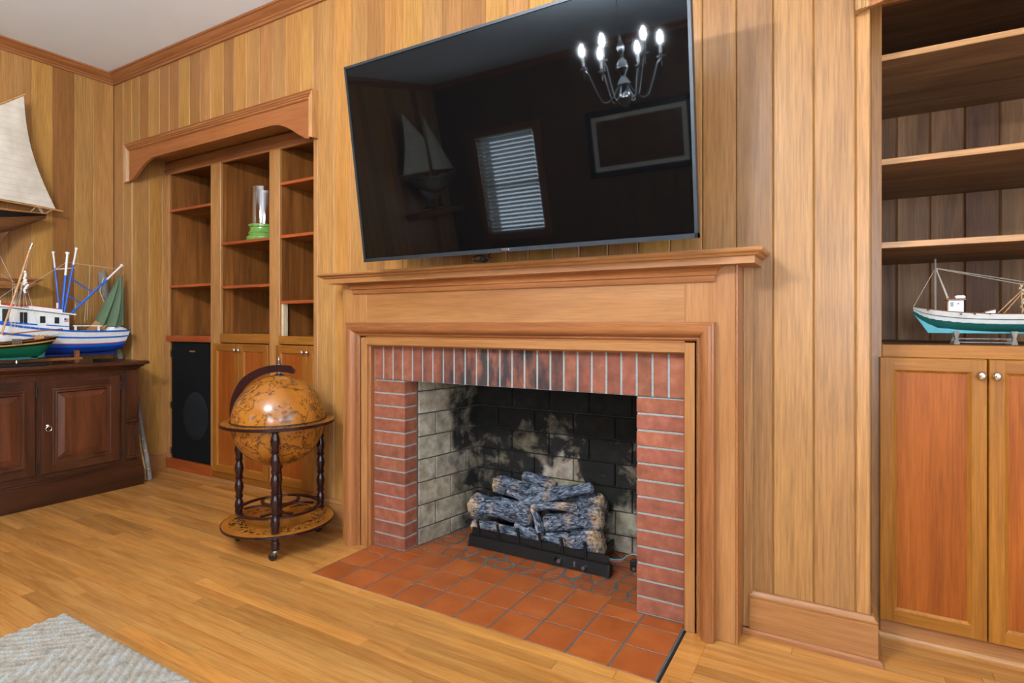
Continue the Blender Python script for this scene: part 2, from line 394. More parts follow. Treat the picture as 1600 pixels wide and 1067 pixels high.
seams = [-2.892, -2.75, AL0, -2.512, -2.374, -2.233, -2.104, -1.975, -1.847, -1.717, -1.596, -1.454, -1.336, -1.206, -1.073, -.941, -.816, -.679, AL1, -.532, -.394, -.259, -.132, -.003, .131, .263, .401, .521, .661, .784, .905, 1.032, 1.165, 1.30, 1.435, 1.57, 1.699, 1.828, 1.96, 2.096, 2.229, AR0, 2.40, 2.53, 2.66, 2.79, 2.92, 3.05, 3.18, 3.31, 3.44, AR1, 3.75, 3.88, 4.01, 4.14, 4.27, 4.40, 4.53, XR]
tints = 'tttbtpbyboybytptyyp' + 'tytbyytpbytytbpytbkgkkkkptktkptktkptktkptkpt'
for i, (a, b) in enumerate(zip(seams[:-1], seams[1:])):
    z0 = 0.
    if AL0 <= a < AL1 or AR0 <= a < AR1: z0 = 2.462
    elif -.2 < a < 1.8: z0 = 1.38
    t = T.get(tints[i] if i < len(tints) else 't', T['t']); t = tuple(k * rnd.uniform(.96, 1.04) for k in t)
    t = {1.828: (.66, .60, .56), 1.96: (.90, .85, .76), 2.096: (.82, .76, .70), 2.229: (1.0, .92, .82)}.get(a, t)  # brown board beside the mantel, darkened in its tint for the mantel's shadow
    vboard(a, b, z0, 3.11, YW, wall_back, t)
# alcove returns (left one is seen): boards on the face x = AL0
m = MB().box(AL0 - .04, AL0 - .02, YW + .021, 1.1, 0, 2.53); al = struct(m.obj('wall_alcove_left', 'panZ'))
for (a, b, k) in ((YW + .004, .208, 't'), (.208, .310, 'y'), (.310, .345, 't')):
    pts = [(AL0 - .02, a), (AL0 - .003, a), (AL0, a + .003), (AL0, b - .003), (AL0 - .003, b), (AL0 - .02, b)]
    MB().prism(pts, 'Z', 0, 2.46).obj('board', 'panZ', al, True, origin=(AL0, (a + b) / 2, 1.2), tint=T[k])
m = MB().box(AL1, AL1 + .02, YW + .021, 1.1, 0, 2.53); m.box(AR0 - .02, AR0, YW + .021, 1.2, 0, 2.53); m.box(AR1, AR1 + .02, YW + .021, 1.2, 0, 2.53)
m.box(AL0 - .04, AL1 + .02, YW + .06, 1.15, 2.51, 2.53); m.box(AR0 - .02, AR1 + .02, YW + .06, 1.25, 2.51, 2.53)
m.box(AL0 - .04, AL1 + .02, 1.1, 1.12, 0, 2.53); m.box(AR0 - .02, AR1 + .02, 1.2, 1.22, 0, 2.53)
struct(m.obj('wall_alcove_sides', 'panZ'))
# left wall
m = MB().box(XL - .1, XL - .018, YF, YW + .06, 0, ZC); wall_left = struct(m.obj('wall_left', 'panZ'))
ys = [YW, -.066, -.193, -.331, -.462, -.592]
while ys[-1] > YF + .1: ys.append(ys[-1] - rnd.choice((.125, .13, .135)))
lt = 'ttydttttbt'
for i, (b, a) in enumerate(zip(ys[:-1], ys[1:])):
    a = max(a, YF)
    pts = [(XL - .018, a), (XL - .0035, a), (XL, a + .0035), (XL, b - .0035), (XL - .0035, b), (XL - .018, b)]
    k = 'ttdyttbtytbt'[i % 12]
    MB().prism(pts, 'Z', 0, 3.11).obj('board', 'panZ', wall_left, True, origin=(XL, (a + b) / 2, 1.5), tint=tuple(q * rnd.uniform(.92, 1.0) for q in T[k]))
# walls out of view: right and behind the camera, with openings for the mirrored window and the added ones
def wall_open(name, axis, c0, c1, lo, hi, opens, mat='panZ'):
    m = MB(); cur = lo
    def bx(a, b, z0, z1):
        if axis == 'X': m.box(c0, c1, a, b, z0, z1)
        else: m.box(a, b, c0, c1, z0, z1)
    for a, b, z0, z1 in sorted(opens):
        bx(cur, a, 0, ZC); bx(a, b, 0, z0); bx(a, b, z1, ZC); cur = b
    bx(cur, hi, 0, ZC); return struct(m.obj(name, mat))
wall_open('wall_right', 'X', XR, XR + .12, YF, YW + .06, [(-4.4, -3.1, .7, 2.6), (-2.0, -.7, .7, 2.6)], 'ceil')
W1 = (-2.30, -1.38, 1.0, 2.36)
wall_open('wall_front', 'Y', YF - .12, YF, XL - .1, XR + .12, [W1, (2.15, 3.65, .7, 2.6)], 'walZ').color = (.55, .52, .5, 1)
def window(name, axis, c, a, b, z0, z1, inw):
    def bx(m, u0, u1, d0, d1, q0, q1):
        d0, d1 = sorted((c + d0 * inw, c + d1 * inw))
        if axis == 'X': m.box(d0, d1, u0, u1, q0, q1)
        else: m.box(u0, u1, d0, d1, q0, q1)
        return m
    m = MB()
    for u0, u1, q0, q1 in ((a - .09, a + .01, z0 - .09, z1 + .09), (b - .01, b + .09, z0 - .09, z1 + .09), (a, b, z1 - .01, z1 + .09), (a, b, z0 - .09, z0 + .01)): bx(m, u0, u1, 0, .03, q0, q1)
    o = struct(m.obj(name, 'casX'))
    zm = (z0 + z1) / 2
    for q0, q1, d in ((z0, zm + .02, -.05), (zm - .02, z1, -.085)):
        m = MB()
        for u0, u1, s0, s1 in ((a, a + .045, q0, q1), (b - .045, b, q0, q1), (a, b, q0, q0 + .045), (a, b, q1 - .045, q1)): bx(m, u0, u1, d - .015, d + .015, s0, s1)
        sash = m.obj('sash', 'white', o)
        bx(MB(), a + .045, b - .045, d - .003, d + .003, q0 + .045, q1 - .045).obj('pane', 'wglass', sash)
    return o
window('window_1', 'Y', YF, *W1, 1); window('added_window_2', 'X', XR, -4.4, -3.1, .7, 2.6, -1)
window('added_window_3', 'X', XR, -2.0, -.7, .7, 2.6, -1); window('added_window_4', 'Y', YF, 2.15, 3.65, .7, 2.6, 1)  # unseen windows past the first are added to let fill light in
# crown mouldings
cp = [(0, 3.096), (.014, 3.096), (.016, 3.112), (.022, 3.115), (.024, 3.124), (.034, 3.130), (.05, 3.148), (.056, 3.157), (.066, 3.160), (.068, ZC), (0, ZC)]
m = MB().loft([[(XL + d, YW - d, z) for d, z in cp], [(XR - d, YW - d, z) for d, z in cp]]); struct(m.obj('trim_1', 'casX', smooth=30))
m = MB().loft([[(XL + d, YF + d, z) for d, z in cp], [(XL + d, YW - d, z) for d, z in cp]]); struct(m.obj('trim_2', 'casY', smooth=30))
m = MB().loft([[(XL + d, YF + d, z) for d, z in cp], [(XR - d, YF + d, z) for d, z in cp]]); struct(m.obj('trim_3', 'casX', smooth=30))
m = MB().loft([[(XR - d, YF + d, z) for d, z in cp], [(XR - d, YW - d, z) for d, z in cp]]); struct(m.obj('trim_4', 'casY', smooth=30))
# baseboards: (projection, z)
bp_ = [(0, 0), (.022, 0), (.022, .134), (.019, .136), (.021, .140), (.021, .146), (.014, .152), (.010, .162), (0, .163)]
sp = [(.022, 0), (.036, 0), (.036, .006), (.034, .014), (.028, .020), (.022, .021)]
m = MB().loft([[(1.88, YW - d, z) for d, z in bp_], [(AR0 + d, YW - d, z) for d, z in bp_], [(AR0 + d, .29, z) for d, z in bp_]])
bb = struct(m.obj('baseboard_right', 'manX', smooth=30))
m = MB().loft([[(1.857, YW - d, z) for d, z in sp], [(AR0 + d, YW - d, z) for d, z in sp], [(AR0 + d, .28, z) for d, z in sp]]); m.obj('shoe_moulding', 'casX', bb, smooth=30)
m = MB().loft([[(AL1 - d, .3, z) for d, z in bp_], [(AL1 - d, YW - d, z) for d, z in bp_], [(-.182, YW - d, z) for d, z in bp_]])
struct(m.obj('baseboard_back', 'manX', smooth=30))
m = MB().loft([[(AL0 + d * .6, YW, z * .85) for d, z in bp_], [(AL0 + d * .6, .34, z * .85) for d, z in bp_]]); struct(m.obj('baseboard_alcove', 'manX', smooth=30))
m = MB().loft([[(XL + d, YF, z) for d, z in bp_], [(XL + d, YW, z) for d, z in bp_]]); struct(m.obj('baseboard_left', 'manX', smooth=30))

# floor: strip planks, each one a part; the far part of the room joined
HX0, HX1, HY0 = 0., 1.652, -.4176
PW = .0572
m = MB()
for x0, x1, y0, y1 in ((XL - .1, -.001, YF - .1, 1.2), (HX1 + .016, XR + .1, YF - .1, 1.2), (-.001, HX1 + .016, YF - .1, HY0 - .001)): m.box(x0, x1, y0, y1, -.06, -.006)
floor = struct(m.obj('floor', 'grout'))
def plank(m, x0, x1, y0, y1): return m.box(x0 + .0007, x1 - .0007, y0 + .0008, y1 - .0008, -.012, 0)
def ptint():
    k = rnd.random(); v = rnd.uniform(.84, 1.06)
    if k < .16: v *= .78
    elif k < .3: v *= 1.08
    wv = rnd.uniform(-.02, .05); return (v * (1 + wv), v, v * (1 - wv * 1.5))
far = MB(); count = 0
y = HY0
rows = []
k = 0
while True:
    y1 = HY0 - PW * k; y0 = y1 - PW
    if y0 < YF: break
    rows.append((y0, y1)); k += 1
k = 0
while HY0 + PW * k < .30: rows.append((HY0 + PW * k, min(HY0 + PW * (k + 1), .345))); k += 1
for y0, y1 in rows:
    spans = [(XL, XR)] if y1 <= HY0 + 1e-6 else [(XL, -.062), (1.752, XR)]
    if y0 > .05: spans = [(XL if y0 < YW else AL0, -.2), (1.87, AR1)]
    for s0, s1 in spans:
        x = s0; first = True
        while x < s1 - 1e-4:
            L = rnd.uniform(.45, 1.25) if not first else rnd.uniform(.25, 1.0)
            first = False
            e = x + L
            if s1 - e < .25: e = s1
            # what this camera frames of the floor
            cx = (x + e) / 2; vis = False
            for q in (x + .02, cx, e - .02):
                d = Vector((q, y0, 0)) - CAM; dz = d.dot(FW)
                if dz > .3 and -60 < 800 + F * d.dot(RT) / dz < 1660 and V0 + F * 1.1856 / dz < 1100: vis = True
            if y1 - 1e-6 <= HY0 and y1 > HY0 - .001: vis = True
            if vis and count < 298:
                o = plank(MB(), x, e, y0, y1).obj('plank', 'floor', floor, True, origin=(cx, y0, 0), tint=ptint()); count += 1
                if abs(y1 - HY0) < 1e-4: o.color = (1.14, 1.10, 1.0, 1)
            else: plank(far, x, e, y0, y1)
            x = e
far.obj('planks', 'floor', floor, True, kind='stuff')
plank(MB(), -.062, -.001, HY0, YW).obj('plank', 'floor', floor, True, origin=(-.03, -.3, 0), tint=(1.1, 1.06, .97))
m = MB(); m.box(HX1 + .016, 1.752, HY0, -.02, -.012, 0); m.obj('plank', 'floor', floor, True, origin=(1.7, -.2, 0), tint=(1.0, .92, .80))

# ================================================================== hearth
hearth = thing('hearth', 'terracotta quarry tile hearth with dark grout set flush into the wooden floor', 'hearth', (.826, -.2, 0))
MB().box(HX0 - .0005, HX1 + .004, HY0, .62, -.05, -.0009).obj('grout', 'grout', hearth)
g = .0040; TP = .1652
for r, (y0, y1) in enumerate(((HY0, -.2535), (-.2535, -.0895), (-.0895, .072))):
    for c in range(10):
        x0, x1 = c * TP, (c + 1) * TP
        spans = [(x0, x1, y1)]
        if r == 2:
            if x1 <= .214 or x0 >= 1.4536: spans = [(x0, x1, .0)]
            elif x0 < .214: spans = [(x0, x1, .0)]
            elif x1 > 1.4536: spans = [(x0, x1, .0)]
        for a, b, e in spans:
            v = rnd.uniform(.9, 1.06)
            MB().bbox(a + g, b - g, y0 + g, e - g * .5, -.02, .0, .0006).obj('tile', 'tile', hearth, True, origin=((a + b) / 2, y0, 0), tint=(v, v * rnd.uniform(.95, 1.0), v * .97))
for a, b in ((.216, .33), (1.32, 1.452)):
    MB().bbox(a, b, .0, .072 - g, -.02, 0, .0006).obj('tile', 'tile', hearth, True, origin=(a, 0, 0), tint=(.92, .9, .9))
# broken pieces of tile inside the firebox
rr = random.Random(3); NX, NY = 15, 6
def gp(i, j):
    x = .20 + (1.47 - .20) * i / NX; yv = .076 + .49 * j / NY
    if 0 < i < NX: x += rr.uniform(-.03, .03)
    if 0 < j < NY: yv += rr.uniform(-.022, .022)
    return (x, yv)
GP = {(i, j): gp(i, j) for i in range(NX + 1) for j in range(NY + 1)}
for i in range(NX):
    for j in range(NY):
        q = [GP[i, j], GP[i + 1, j], GP[i + 1, j + 1], GP[i, j + 1]]
        polys = [q]
        if rr.random() < .45: polys = [[q[0], q[1], q[2]], [q[0], q[2], q[3]]] if rr.random() < .5 else [[q[0], q[1], q[3]], [q[1], q[2], q[3]]]
        for pl in polys:
            cx = sum(p[0] for p in pl) / len(pl); cy = sum(p[1] for p in pl) / len(pl)
            k = rr.uniform(.74, .92)
            ps = [(cx + (p[0] - cx) * k, cy + (p[1] - cy) * k) for p in pl]
            v = rr.uniform(.72, 1.02)
            MB().prism(ps, 'Z', -.02, -.0001).obj('tile', 'tile', hearth, True, origin=(cx, cy, 0), tint=(v, v * .94, v * .92))

# ================================================================== brick surround
OX0, OX1, OZ = .214, 1.4536, .886
br = thing('brick_surround', 'red brick fireplace surround with a soldier course over the opening', 'brick surround', (.826, 0, 0))
m = MB(); m.box(-.0, OX0 - .003, .004, .1, 0, OZ); m.box(OX1 + .003, 1.652, .004, .1, 0, OZ); m.box(0, 1.652, .004, .1, OZ + .003, 1.10)
m.obj('mortar', 'mortar', br)
mesh_c = {}
CH = OZ / 13
def bt(): 
    v = rnd.choice((.78, .9, .96, 1.0, 1.06)) * rnd.uniform(.95, 1.05); return (v, v * rnd.uniform(.93, 1.05), v * rnd.uniform(.92, 1.06))
def brick(key, sx, sy, sz, loc):
    if key not in mesh_c:
        o = MB().bbox(-sx / 2, sx / 2, 0, sy, -sz / 2, sz / 2, .0022).obj('brick', 'brick', br, True, origin=None); mesh_c[key] = o.data
        o.location = loc; o.color = bt() + (1,)
    else: link('brick', mesh_c[key], br, True, origin=loc, tint=bt())
for k in range(13):
    z = CH * (k + .5)
    brick('col', OX0, .1, CH - .0082, (OX0 / 2, 0, z))
    brick('colr', 1.652 - OX1, .1, CH - .0082, ((1.652 + OX1) / 2, 0, z))
for k in range(25):
    brick('sol', 1.652 / 25 - .0095, .1, .198, (1.652 / 25 * (k + .5), 0, OZ + .1035))

# ================================================================== firebox
fb = thing('firebox', 'soot blackened firebrick firebox behind the red brick surround', 'firebox', (.826, .35, 0))
FBY, FX0, FX1 = .575, .30, 1.368
m = MB()
m.prism([(.19, .1), (.214 + .006, .1), (FX0 + .006, FBY), (FX0 - .1, FBY + .05)], 'Z', 0, 1.0)
m.prism([(1.48, .1), (1.4536 - .006, .1), (FX1 - .006, FBY), (FX1 + .1, FBY + .05)], 'Z', 0, 1.0)
m.box(FX0 - .1, FX1 + .1, FBY - .006, FBY + .05, 0, 1.0); m.box(.15, 1.52, .101, .66, .98, 1.06)
m.obj('mortar', 'fmort', fb)
FH = .1225; FLn = .238
def fbrick(mbx, loc, rz):
    v = rnd.uniform(.82, 1.08); o = mbx.obj('firebrick', 'fire', fb, False, tint=(v, v * rnd.uniform(.95, 1), v * rnd.uniform(.88, 1)))
    o.matrix_parent_inverse = wm(fb).inverted(); o.location = loc; o.rotation_euler = (0, 0, rz)
def frow(p0, p1, off, z0, z1):
    d = Vector((p1[0] - p0[0], p1[1] - p0[1])); L = d.length; a = math.atan2(d.y, d.x); x = -off
    while x < L - .01:
        s0, s1 = max(0, x), min(L, x + FLn)
        if s1 - s0 > .025:
            q = Vector(p0) + d.normalized() * s0
            fbrick(MB().bbox(.003, s1 - s0 - .003, -.012, .02, .003, z1 - z0 - .003, .003), (q.x, q.y, z0), a)
        x += FLn
for k in range(-1, 8):
    z0 = max(0, .089 + FH * k); z1 = min(.089 + FH * (k + 1), .98)
    if z1 - z0 < .02: continue
    off = 0 if k % 2 else .115
    frow((.2145, .1), (FX0, FBY), off, z0, z1); frow((FX0, FBY - .012), (FX1, FBY - .012), off * .8, z0, z1); frow((FX1, FBY), (1.453, .1), off, z0, z1)
m = MB().prism([(.205, .104), (.222, .104), (.312, .552), (.30, .552)], 'Z', 0, .012); m.obj('mortar_fillet', 'fmort', fb)

# ================================================================== mantel
mt = thing('fireplace_mantel', 'honey brown wooden mantelpiece with moulded casing around the fireplace', 'mantel', (.84, 0, 0))
MX0, MX1, MY = -.183, 1.853, -.05
def part(m, name, mat, par, tint=None, smooth=False, origin=None): return m.obj(name, mat, par, True, smooth, origin, tint)
part(MB().bbox(MX0, -.006, MY, YW, 0, 1.405, .002), 'stile', 'manZ', mt, (1.05, 1.05, 1.0), origin=(MX0, MY, .7))
part(MB().bbox(1.66, MX1 - .006, MY, YW, 0, 1.405, .002), 'stile', 'manZ', mt, (1.03, 1.02, 1.0), origin=(MX1, MY, .7))
part(MB().box(-.02, 1.67, MY + .0015, YW, 1.075, 1.405), 'frieze', 'manX', mt, (.98, .98, .95), origin=(.8, MY, 1.2))
part(MB().tube([(MX1 - .003, MY + .004, 0), (MX1 - .003, MY + .004, 1.405)], .006, 10), 'corner_bead', 'casZ', mt, smooth=True)
part(MB().box(MX1 - .006, MX1 + .002, MY + .012, YW, 0, 1.405), 'side_panel', 'manZ', mt, (.92, .88, .86), origin=(MX1, MY, .7))
part(MB().bbox(MX1 + .002, 1.889, YW - .014, YW + .002, .02, 1.405, .002), 'scribe_strip', 'panZ', mt, (.86, .8, .78), origin=(MX1, YW, .7))
prof = [(0, .0), (0, -.026), (.006, -.032), (.010, -.033), (.012, -.037), (.042, -.041), (.043, -.046), (.047, -.050), (.053, -.050), (.056, -.053), (.058, -.059), (.063, -.062), (.068, -.060), (.070, -.066), (.075, -.080), (.084, -.091), (.095, -.097), (.106, -.097), (.114, -.091), (.118, -.092), (.124, -.088), (.126, -.078), (.126, -.045)]
CZ = 1.066; CX0, CX1 = .002, 1.652
part(MB().loft([[(CX0 - t, y, 0) for t, y in prof], [(CX0 - t, y, CZ + t) for t, y in prof]]), 'casing_leg', 'casZ', mt, smooth=35, origin=(0, 0, .5))
part(MB().loft([[(CX0 - t, y, CZ + t) for t, y in prof], [(CX1 + t, y, CZ + t) for t, y in prof]]), 'casing_head', 'casX', mt, smooth=35, origin=(.8, 0, 1.1))
part(MB().loft([[(CX1 + t, y, 0) for t, y in prof], [(CX1 + t, y, CZ + t) for t, y in prof]]), 'casing_leg', 'casZ', mt, smooth=35, origin=(1.65, 0, .5))
part(MB().u_sweep([(-.02, 1.345), (.010, 1.345), (.013, 1.352), (.013, 1.366), (.020, 1.369), (.022, 1.380), (.034, 1.395), (.043, 1.399), (.043, 1.41), (-.02, 1.41)], -.085, 1.762, MY, MY + .01), 'bed_moulding', 'casX', mt, smooth=35, origin=(.8, 0, 1.36))
part(MB().u_sweep([(-.03, 1.402), (.068, 1.402), (.068, 1.43), (-.03, 1.43)], MX0, MX1, MY, YW), 'shelf_fascia', 'manX', mt, (.95, .93, .9), origin=(.8, 0, 1.41))
part(MB().u_sweep([(-.03, 1.428), (.073, 1.428), (.080, 1.432), (.083, 1.437), (.092, 1.440), (.097, 1.446), (.098, 1.453), (.095, 1.456), (-.03, 1.456)], MX0, MX1, MY, YW), 'shelf_top', 'manX', mt, (.98, .96, .92), smooth=35, origin=(.8, 0, 1.45))

# ================================================================== television
TVL, TVR, TVY, TVZ = .192, 1.759, -.265, 1.482
TW, TH = TVR - TVL, .8987
tv = thing('television', 'large flat black television tilted forward above the mantel shelf', 'television', ((TVL + TVR) / 2, TVY, TVZ), 0, R(8.25))
h = TW / 2; b = .011
m = MB()
for q in ((-h, h, 0, b + .006), (-h, h, TH - b, TH), (-h, -h + b, 0, TH), (h - b, h, 0, TH)): m.box(q[0], q[1], -.004, .03, q[2], q[3])
m.obj('bezel', 'bezel', tv, False)
MB().box(-h + b, h - b, 0, .006, b + .006, TH - b).obj('screen', 'screen', tv, False)
m = MB().box(-h + .004, h - .004, .006, .034, .004, TH - .004); m.bbox(-h * .72, h * .72, .034, .062, .06, TH * .62, .01); m.obj('back_cover', 'plast', tv, False)
MB().bbox(-.008, .03, -.0075, -.003, .0045, .0145, .001).obj('badge', 'chrome', tv, False)
m = MB(); m.box(-.25, -.21, .062, .085, .1, .62); m.box(.21, .25, .062, .085, .1, .62); m.box(-.25, .25, .07, .085, .3, .42); m.obj('mount_bracket', 'blk', tv, False)
mw = wm(tv)
c0 = mw @ Vector((0, .08, .36))
m = MB().box(c0.x - .22, c0.x + .22, YW - .022, YW, c0.z - .14, c0.z + .14); m.box(c0.x - .03, c0.x + .03, c0.y, YW - .02, c0.z - .03, c0.z + .03)
m.obj('wall_plate', 'blk', tv, True)
pc = px(757, 404, 1, -.14)
pts = [pc + Vector((.03 * math.cos(a) - a * .002, .02 * math.sin(a * .5), .012 * math.sin(a))) for a in [k * .5 for k in range(26)]]
pts += [pc + Vector((.03, .05, .06)), pc + Vector((.06, .12, .16)), pc + Vector((.08, .16, .3))]
MB().tube(pts, .0045, 6).obj('power_cable', 'plast', tv, True, smooth=True)

# ================================================================== built-in bookcases
def knob(x, y, z, par, mat='chrome'):
    prof = [(.0001, 0), (.006, 0), (.005, .010), (.006, .013), (.0115, .017), (.013, .022), (.011, .027), (.006, .030), (.0001, .031)]
    m = MB().lathe(prof, 14); m.v = [(x + a, y - c, z + b * 1.25) for a, b, c in m.v]
    return m.obj('knob', mat, par, True, smooth=60)
def door(par, x0, x1, z0, z1, y, side, fw=.052, tint=(1, 1, 1), th=.02, kz=None):
    """frame and panel door, front face at y"""
    m = MB()
    def rc(t, yy): return [(x0 + t, yy, z0 + t), (x1 - t, yy, z0 + t), (x1 - t, yy, z1 - t), (x0 + t, yy, z1 - t)]
    m.loft([rc(fw, y + th), rc(0, y + th), rc(0, y + .003), rc(.003, y), rc(fw - .002, y), rc(fw, y + .002), rc(fw, y + th)], True, False)
    d = m.obj('door', 'doorZ', par, True, origin=((x0 + x1) / 2, y, (z0 + z1) / 2), tint=tint)
    for q0, q1 in ((z0, z0 + fw), (z1 - fw, z1)):
        MB().bbox(x0 + fw, x1 - fw, y - .0004, y + th * .5, q0 + .003 * (q0 == z0), q1 - .003 * (q0 != z0), .0003).obj('rail', 'doorX', d, True, origin=((x0 + x1) / 2, y, q0), tint=tint)
    i0, i1, j0, j1 = x0 + fw, x1 - fw, z0 + fw, z1 - fw; bd = .010
    m = MB()
    o_ = [(i0, j0), (i1, j0), (i1, j1), (i0, j1)]; n_ = [(i0 + bd, j0 + bd), (i1 - bd, j0 + bd), (i1 - bd, j1 - bd), (i0 + bd, j1 - bd)]
    m.loft([[(a, y + .002, c) for a, c in o_], [(a, y + .010, c) for a, c in n_]], True, False)
    m.obj('panel_bead', 'doorZ', d, True, tint=tuple(q * 1.1 for q in tint))
    m = MB().box(i0 - .001, i1 + .001, y + .0095, y + .016, j0 - .001, j1 + .001)
    m.obj('panel', 'dpanZ', d, True, origin=((x0 + x1) / 2, y, (z0 + z1) / 2), tint=tint)
    kx = x1 - fw * .42 if side > 0 else x0 + fw * .42
    knob(kx, y, kz if kz else z1 - .055, d); return d

BL = thing('built_in_bookcase', 'recessed brown bookcase with a black speaker grille in its lower bay', 'bookcase', (-1.6, .34, 0))
BY, BD = .34, .96
def bpart(m, name, mat, par=BL, tint=None, o=None, smooth=False): return m.obj(name, mat, par, True, smooth, o, tint)
ST = [(-2.62, -2.576), (-2.007, -1.882), (-1.318, -1.209), (-.62, -.57)]
for i, (a, b) in enumerate(ST): bpart(MB().bbox(a, b, BY - .002 * (i in (1, 2)), BY + .02, .0, 2.44, .002), 'stile', 'panZ', tint=(1.0, .92, .82), o=(a, BY, 1.2))
for a in (-2.598, -1.945, -1.264, -.598):
    bpart(MB().box(a - .022, a + .022 if a < -2.5 or a > -.7 else a + .0605, BY + .02, BD, .02, 2.46) if a in (-2.598, -.598) else MB().box(a - .0615 + .0, a + (.0625 if a < -1.5 else .0545), BY + .02, BD, .02, 2.46), 'side_panel', 'plyZ', o=(a, .6, 1.2))
bpart(MB().box(-2.62, -.57, BD, BD + .012, .02, 2.46), 'back_panel', 'plyZ', o=(-1.6, BD, 1.2))
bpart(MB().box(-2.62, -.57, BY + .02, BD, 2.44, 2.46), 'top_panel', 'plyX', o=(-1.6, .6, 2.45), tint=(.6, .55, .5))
m = MB().prism([(BY + .02, 2.40), (BY - .002, 2.40), (BY - .006, 2.412), (BY - .016, 2.424), (BY - .018, 2.436), (BY - .004, 2.44), (BY - .004, 2.50), (BY + .02, 2.50)], 'X', -2.62, -.57)
bpart(m, 'top_rail', 'casX', o=(-1.6, BY, 2.43), smooth=30)
def shelf(a, b, ztop, y0=BY + .004, y1=BD, th=.02, par=BL, mat='plyX', lip='redX', lt=(1.1, 1.1, 1.1)):
    s = MB().box(a, b, y0 + .006, y1, ztop - th, ztop).obj('shelf', mat, par, True, origin=((a + b) / 2, y0, ztop))
    MB().bbox(a, b, y0, y0 + .006, ztop - th, ztop + .0005, .0012).obj('front_edge', lip, s, True, origin=((a + b) / 2, y0, ztop), tint=lt)
B1, B2, B3 = (-2.576, -2.007), (-1.8825, -1.318), (-1.2095, -.62)
for z in (2.113, 1.498): shelf(*B1, z)
for z in (1.798, 1.470): shelf(*B2, z)
for z in (2.169, 1.801, 1.345): shelf(*B3, z)
for (a, b), zt in ((B1, 1.091), (B2, 1.112), (B3, 1.100)): bpart(MB().box(a, b, BY + .02, BD, zt - .02, zt), 'base_shelf', 'plyX', o=(a, .6, zt))
bpart(MB().bbox(-2.60, -2.0, BY - .012, BY + .02, 1.043, 1.091, .002), 'rail', 'redX', o=(-2.3, BY, 1.06))
bpart(MB().bbox(B2[0] - .01, B2[1] + .01, BY - .003, BY + .02, 1.044, 1.112, .002), 'rail', 'doorX', o=(-1.6, BY, 1.06))
bpart(MB().bbox(B3[0] - .01, B3[1] + .01, BY - .003, BY + .02, 1.044, 1.100, .002), 'rail', 'doorX', o=(-.9, BY, 1.06))
bpart(MB().bbox(-2.60, -1.985, BY - .012, BY + .02, .012, .096, .002), 'base_rail', 'redX', o=(-2.3, BY, .05))
bpart(MB().bbox(-1.985, -.57, BY - .004, BY + .02, .012, .075, .002), 'base_rail', 'doorX', o=(-1.3, BY, .05), tint=(.85, .8, .75))
bpart(MB().prism([(BY - .004, 0), (BY - .018, 0), (BY - .018, .006), (BY - .012, .015), (BY - .004, .019)], 'X', -2.60, -.57), 'shoe_moulding', 'manX', smooth=30)
bpart(MB().bbox(-1.206, -1.186, BY + .012, BY + .05, 1.10, 1.325, .001), 'spacer_block', 'raw')
for a, b, sd in ((-1.955, -1.639, 1), (-1.635, -1.312, -1), (-1.228, -.913, 1), (-.909, -.60, -1)):
    v = rnd.uniform(.94, 1.04); door(BL, a, b, .072, 1.038, BY - .02, sd, tint=(v, v * .97, v * .93), kz=.993)
q = px(274, 385, 0, -2.575); bpart(MB().tube([(-2.577, q.y, q.z), (-2.566, q.y, q.z)], .006, 10).sphere((-2.564, q.y, q.z), .008, 10, 6), 'shelf_peg', 'steel', smooth=True)
# valance over the left alcove
val = thing('alcove_valance', 'scalloped wooden valance framing the top of the speaker bookcase alcove', 'valance', (-1.6, .06, 2.3))
vl = [(0, 2.292), (.03, 2.298), (.07, 2.318), (.12, 2.348), (.17, 2.378), (.22, 2.402), (.27, 2.420), (.31, 2.428), (.35, 2.431)]
def valance(par, xo0, xo1):
    i0, i1 = xo0 + .045, xo1 - .05
    low = [(i0 + u, z) for u, z in vl] + [(i1 - u, z) for u, z in vl[::-1]]
    m = MB(); n = len(low); yf, yb = .056, YW - .002
    for (xa, za), (xb, zb) in zip(low[:-1], low[1:]):
        m.loft([[(xa, yf, za), (xa, yb, za), (xa, yb, 2.525), (xa, yf, 2.525)], [(xb, yf, zb), (xb, yb, zb), (xb, yb, 2.525), (xb, yf, 2.525)]], True, False)
    m.obj('valance_board', 'casX', par, True, origin=((i0 + i1) / 2, yf, 2.4), tint=(1.12, 1.06, 1.0))
    pr = [(0, .056), (0, .050), (.006, .044), (.014, .046), (.018, .040), (.026, .043), (.032, .037), (.042, .040), (.05, .034), (.052, .05), (.052, YW)]
    m = MB().loft([[(i0 - t * .9, y, 2.525 + t) for t, y in pr], [(i1 + t, y, 2.525 + t) for t, y in pr]]); m.obj('cap_moulding', 'casX', par, True, smooth=20, origin=(i0, .05, 2.5))
    m = MB().loft([[(i0 - t * .9, y, 2.29 - t * .2) for t, y in pr], [(i0 - t * .9, y, 2.525 + t) for t, y in pr]]); m.obj('end_moulding', 'panZ', par, True, smooth=20)
    m = MB().loft([[(i1 + t, y, 2.30 - t * .2) for t, y in pr], [(i1 + t, y, 2.525 + t) for t, y in pr]]); m.obj('end_moulding', 'panZ', par, True, smooth=20, tint=(1.05, .98, .95))
valance(val, -2.651, -.525)
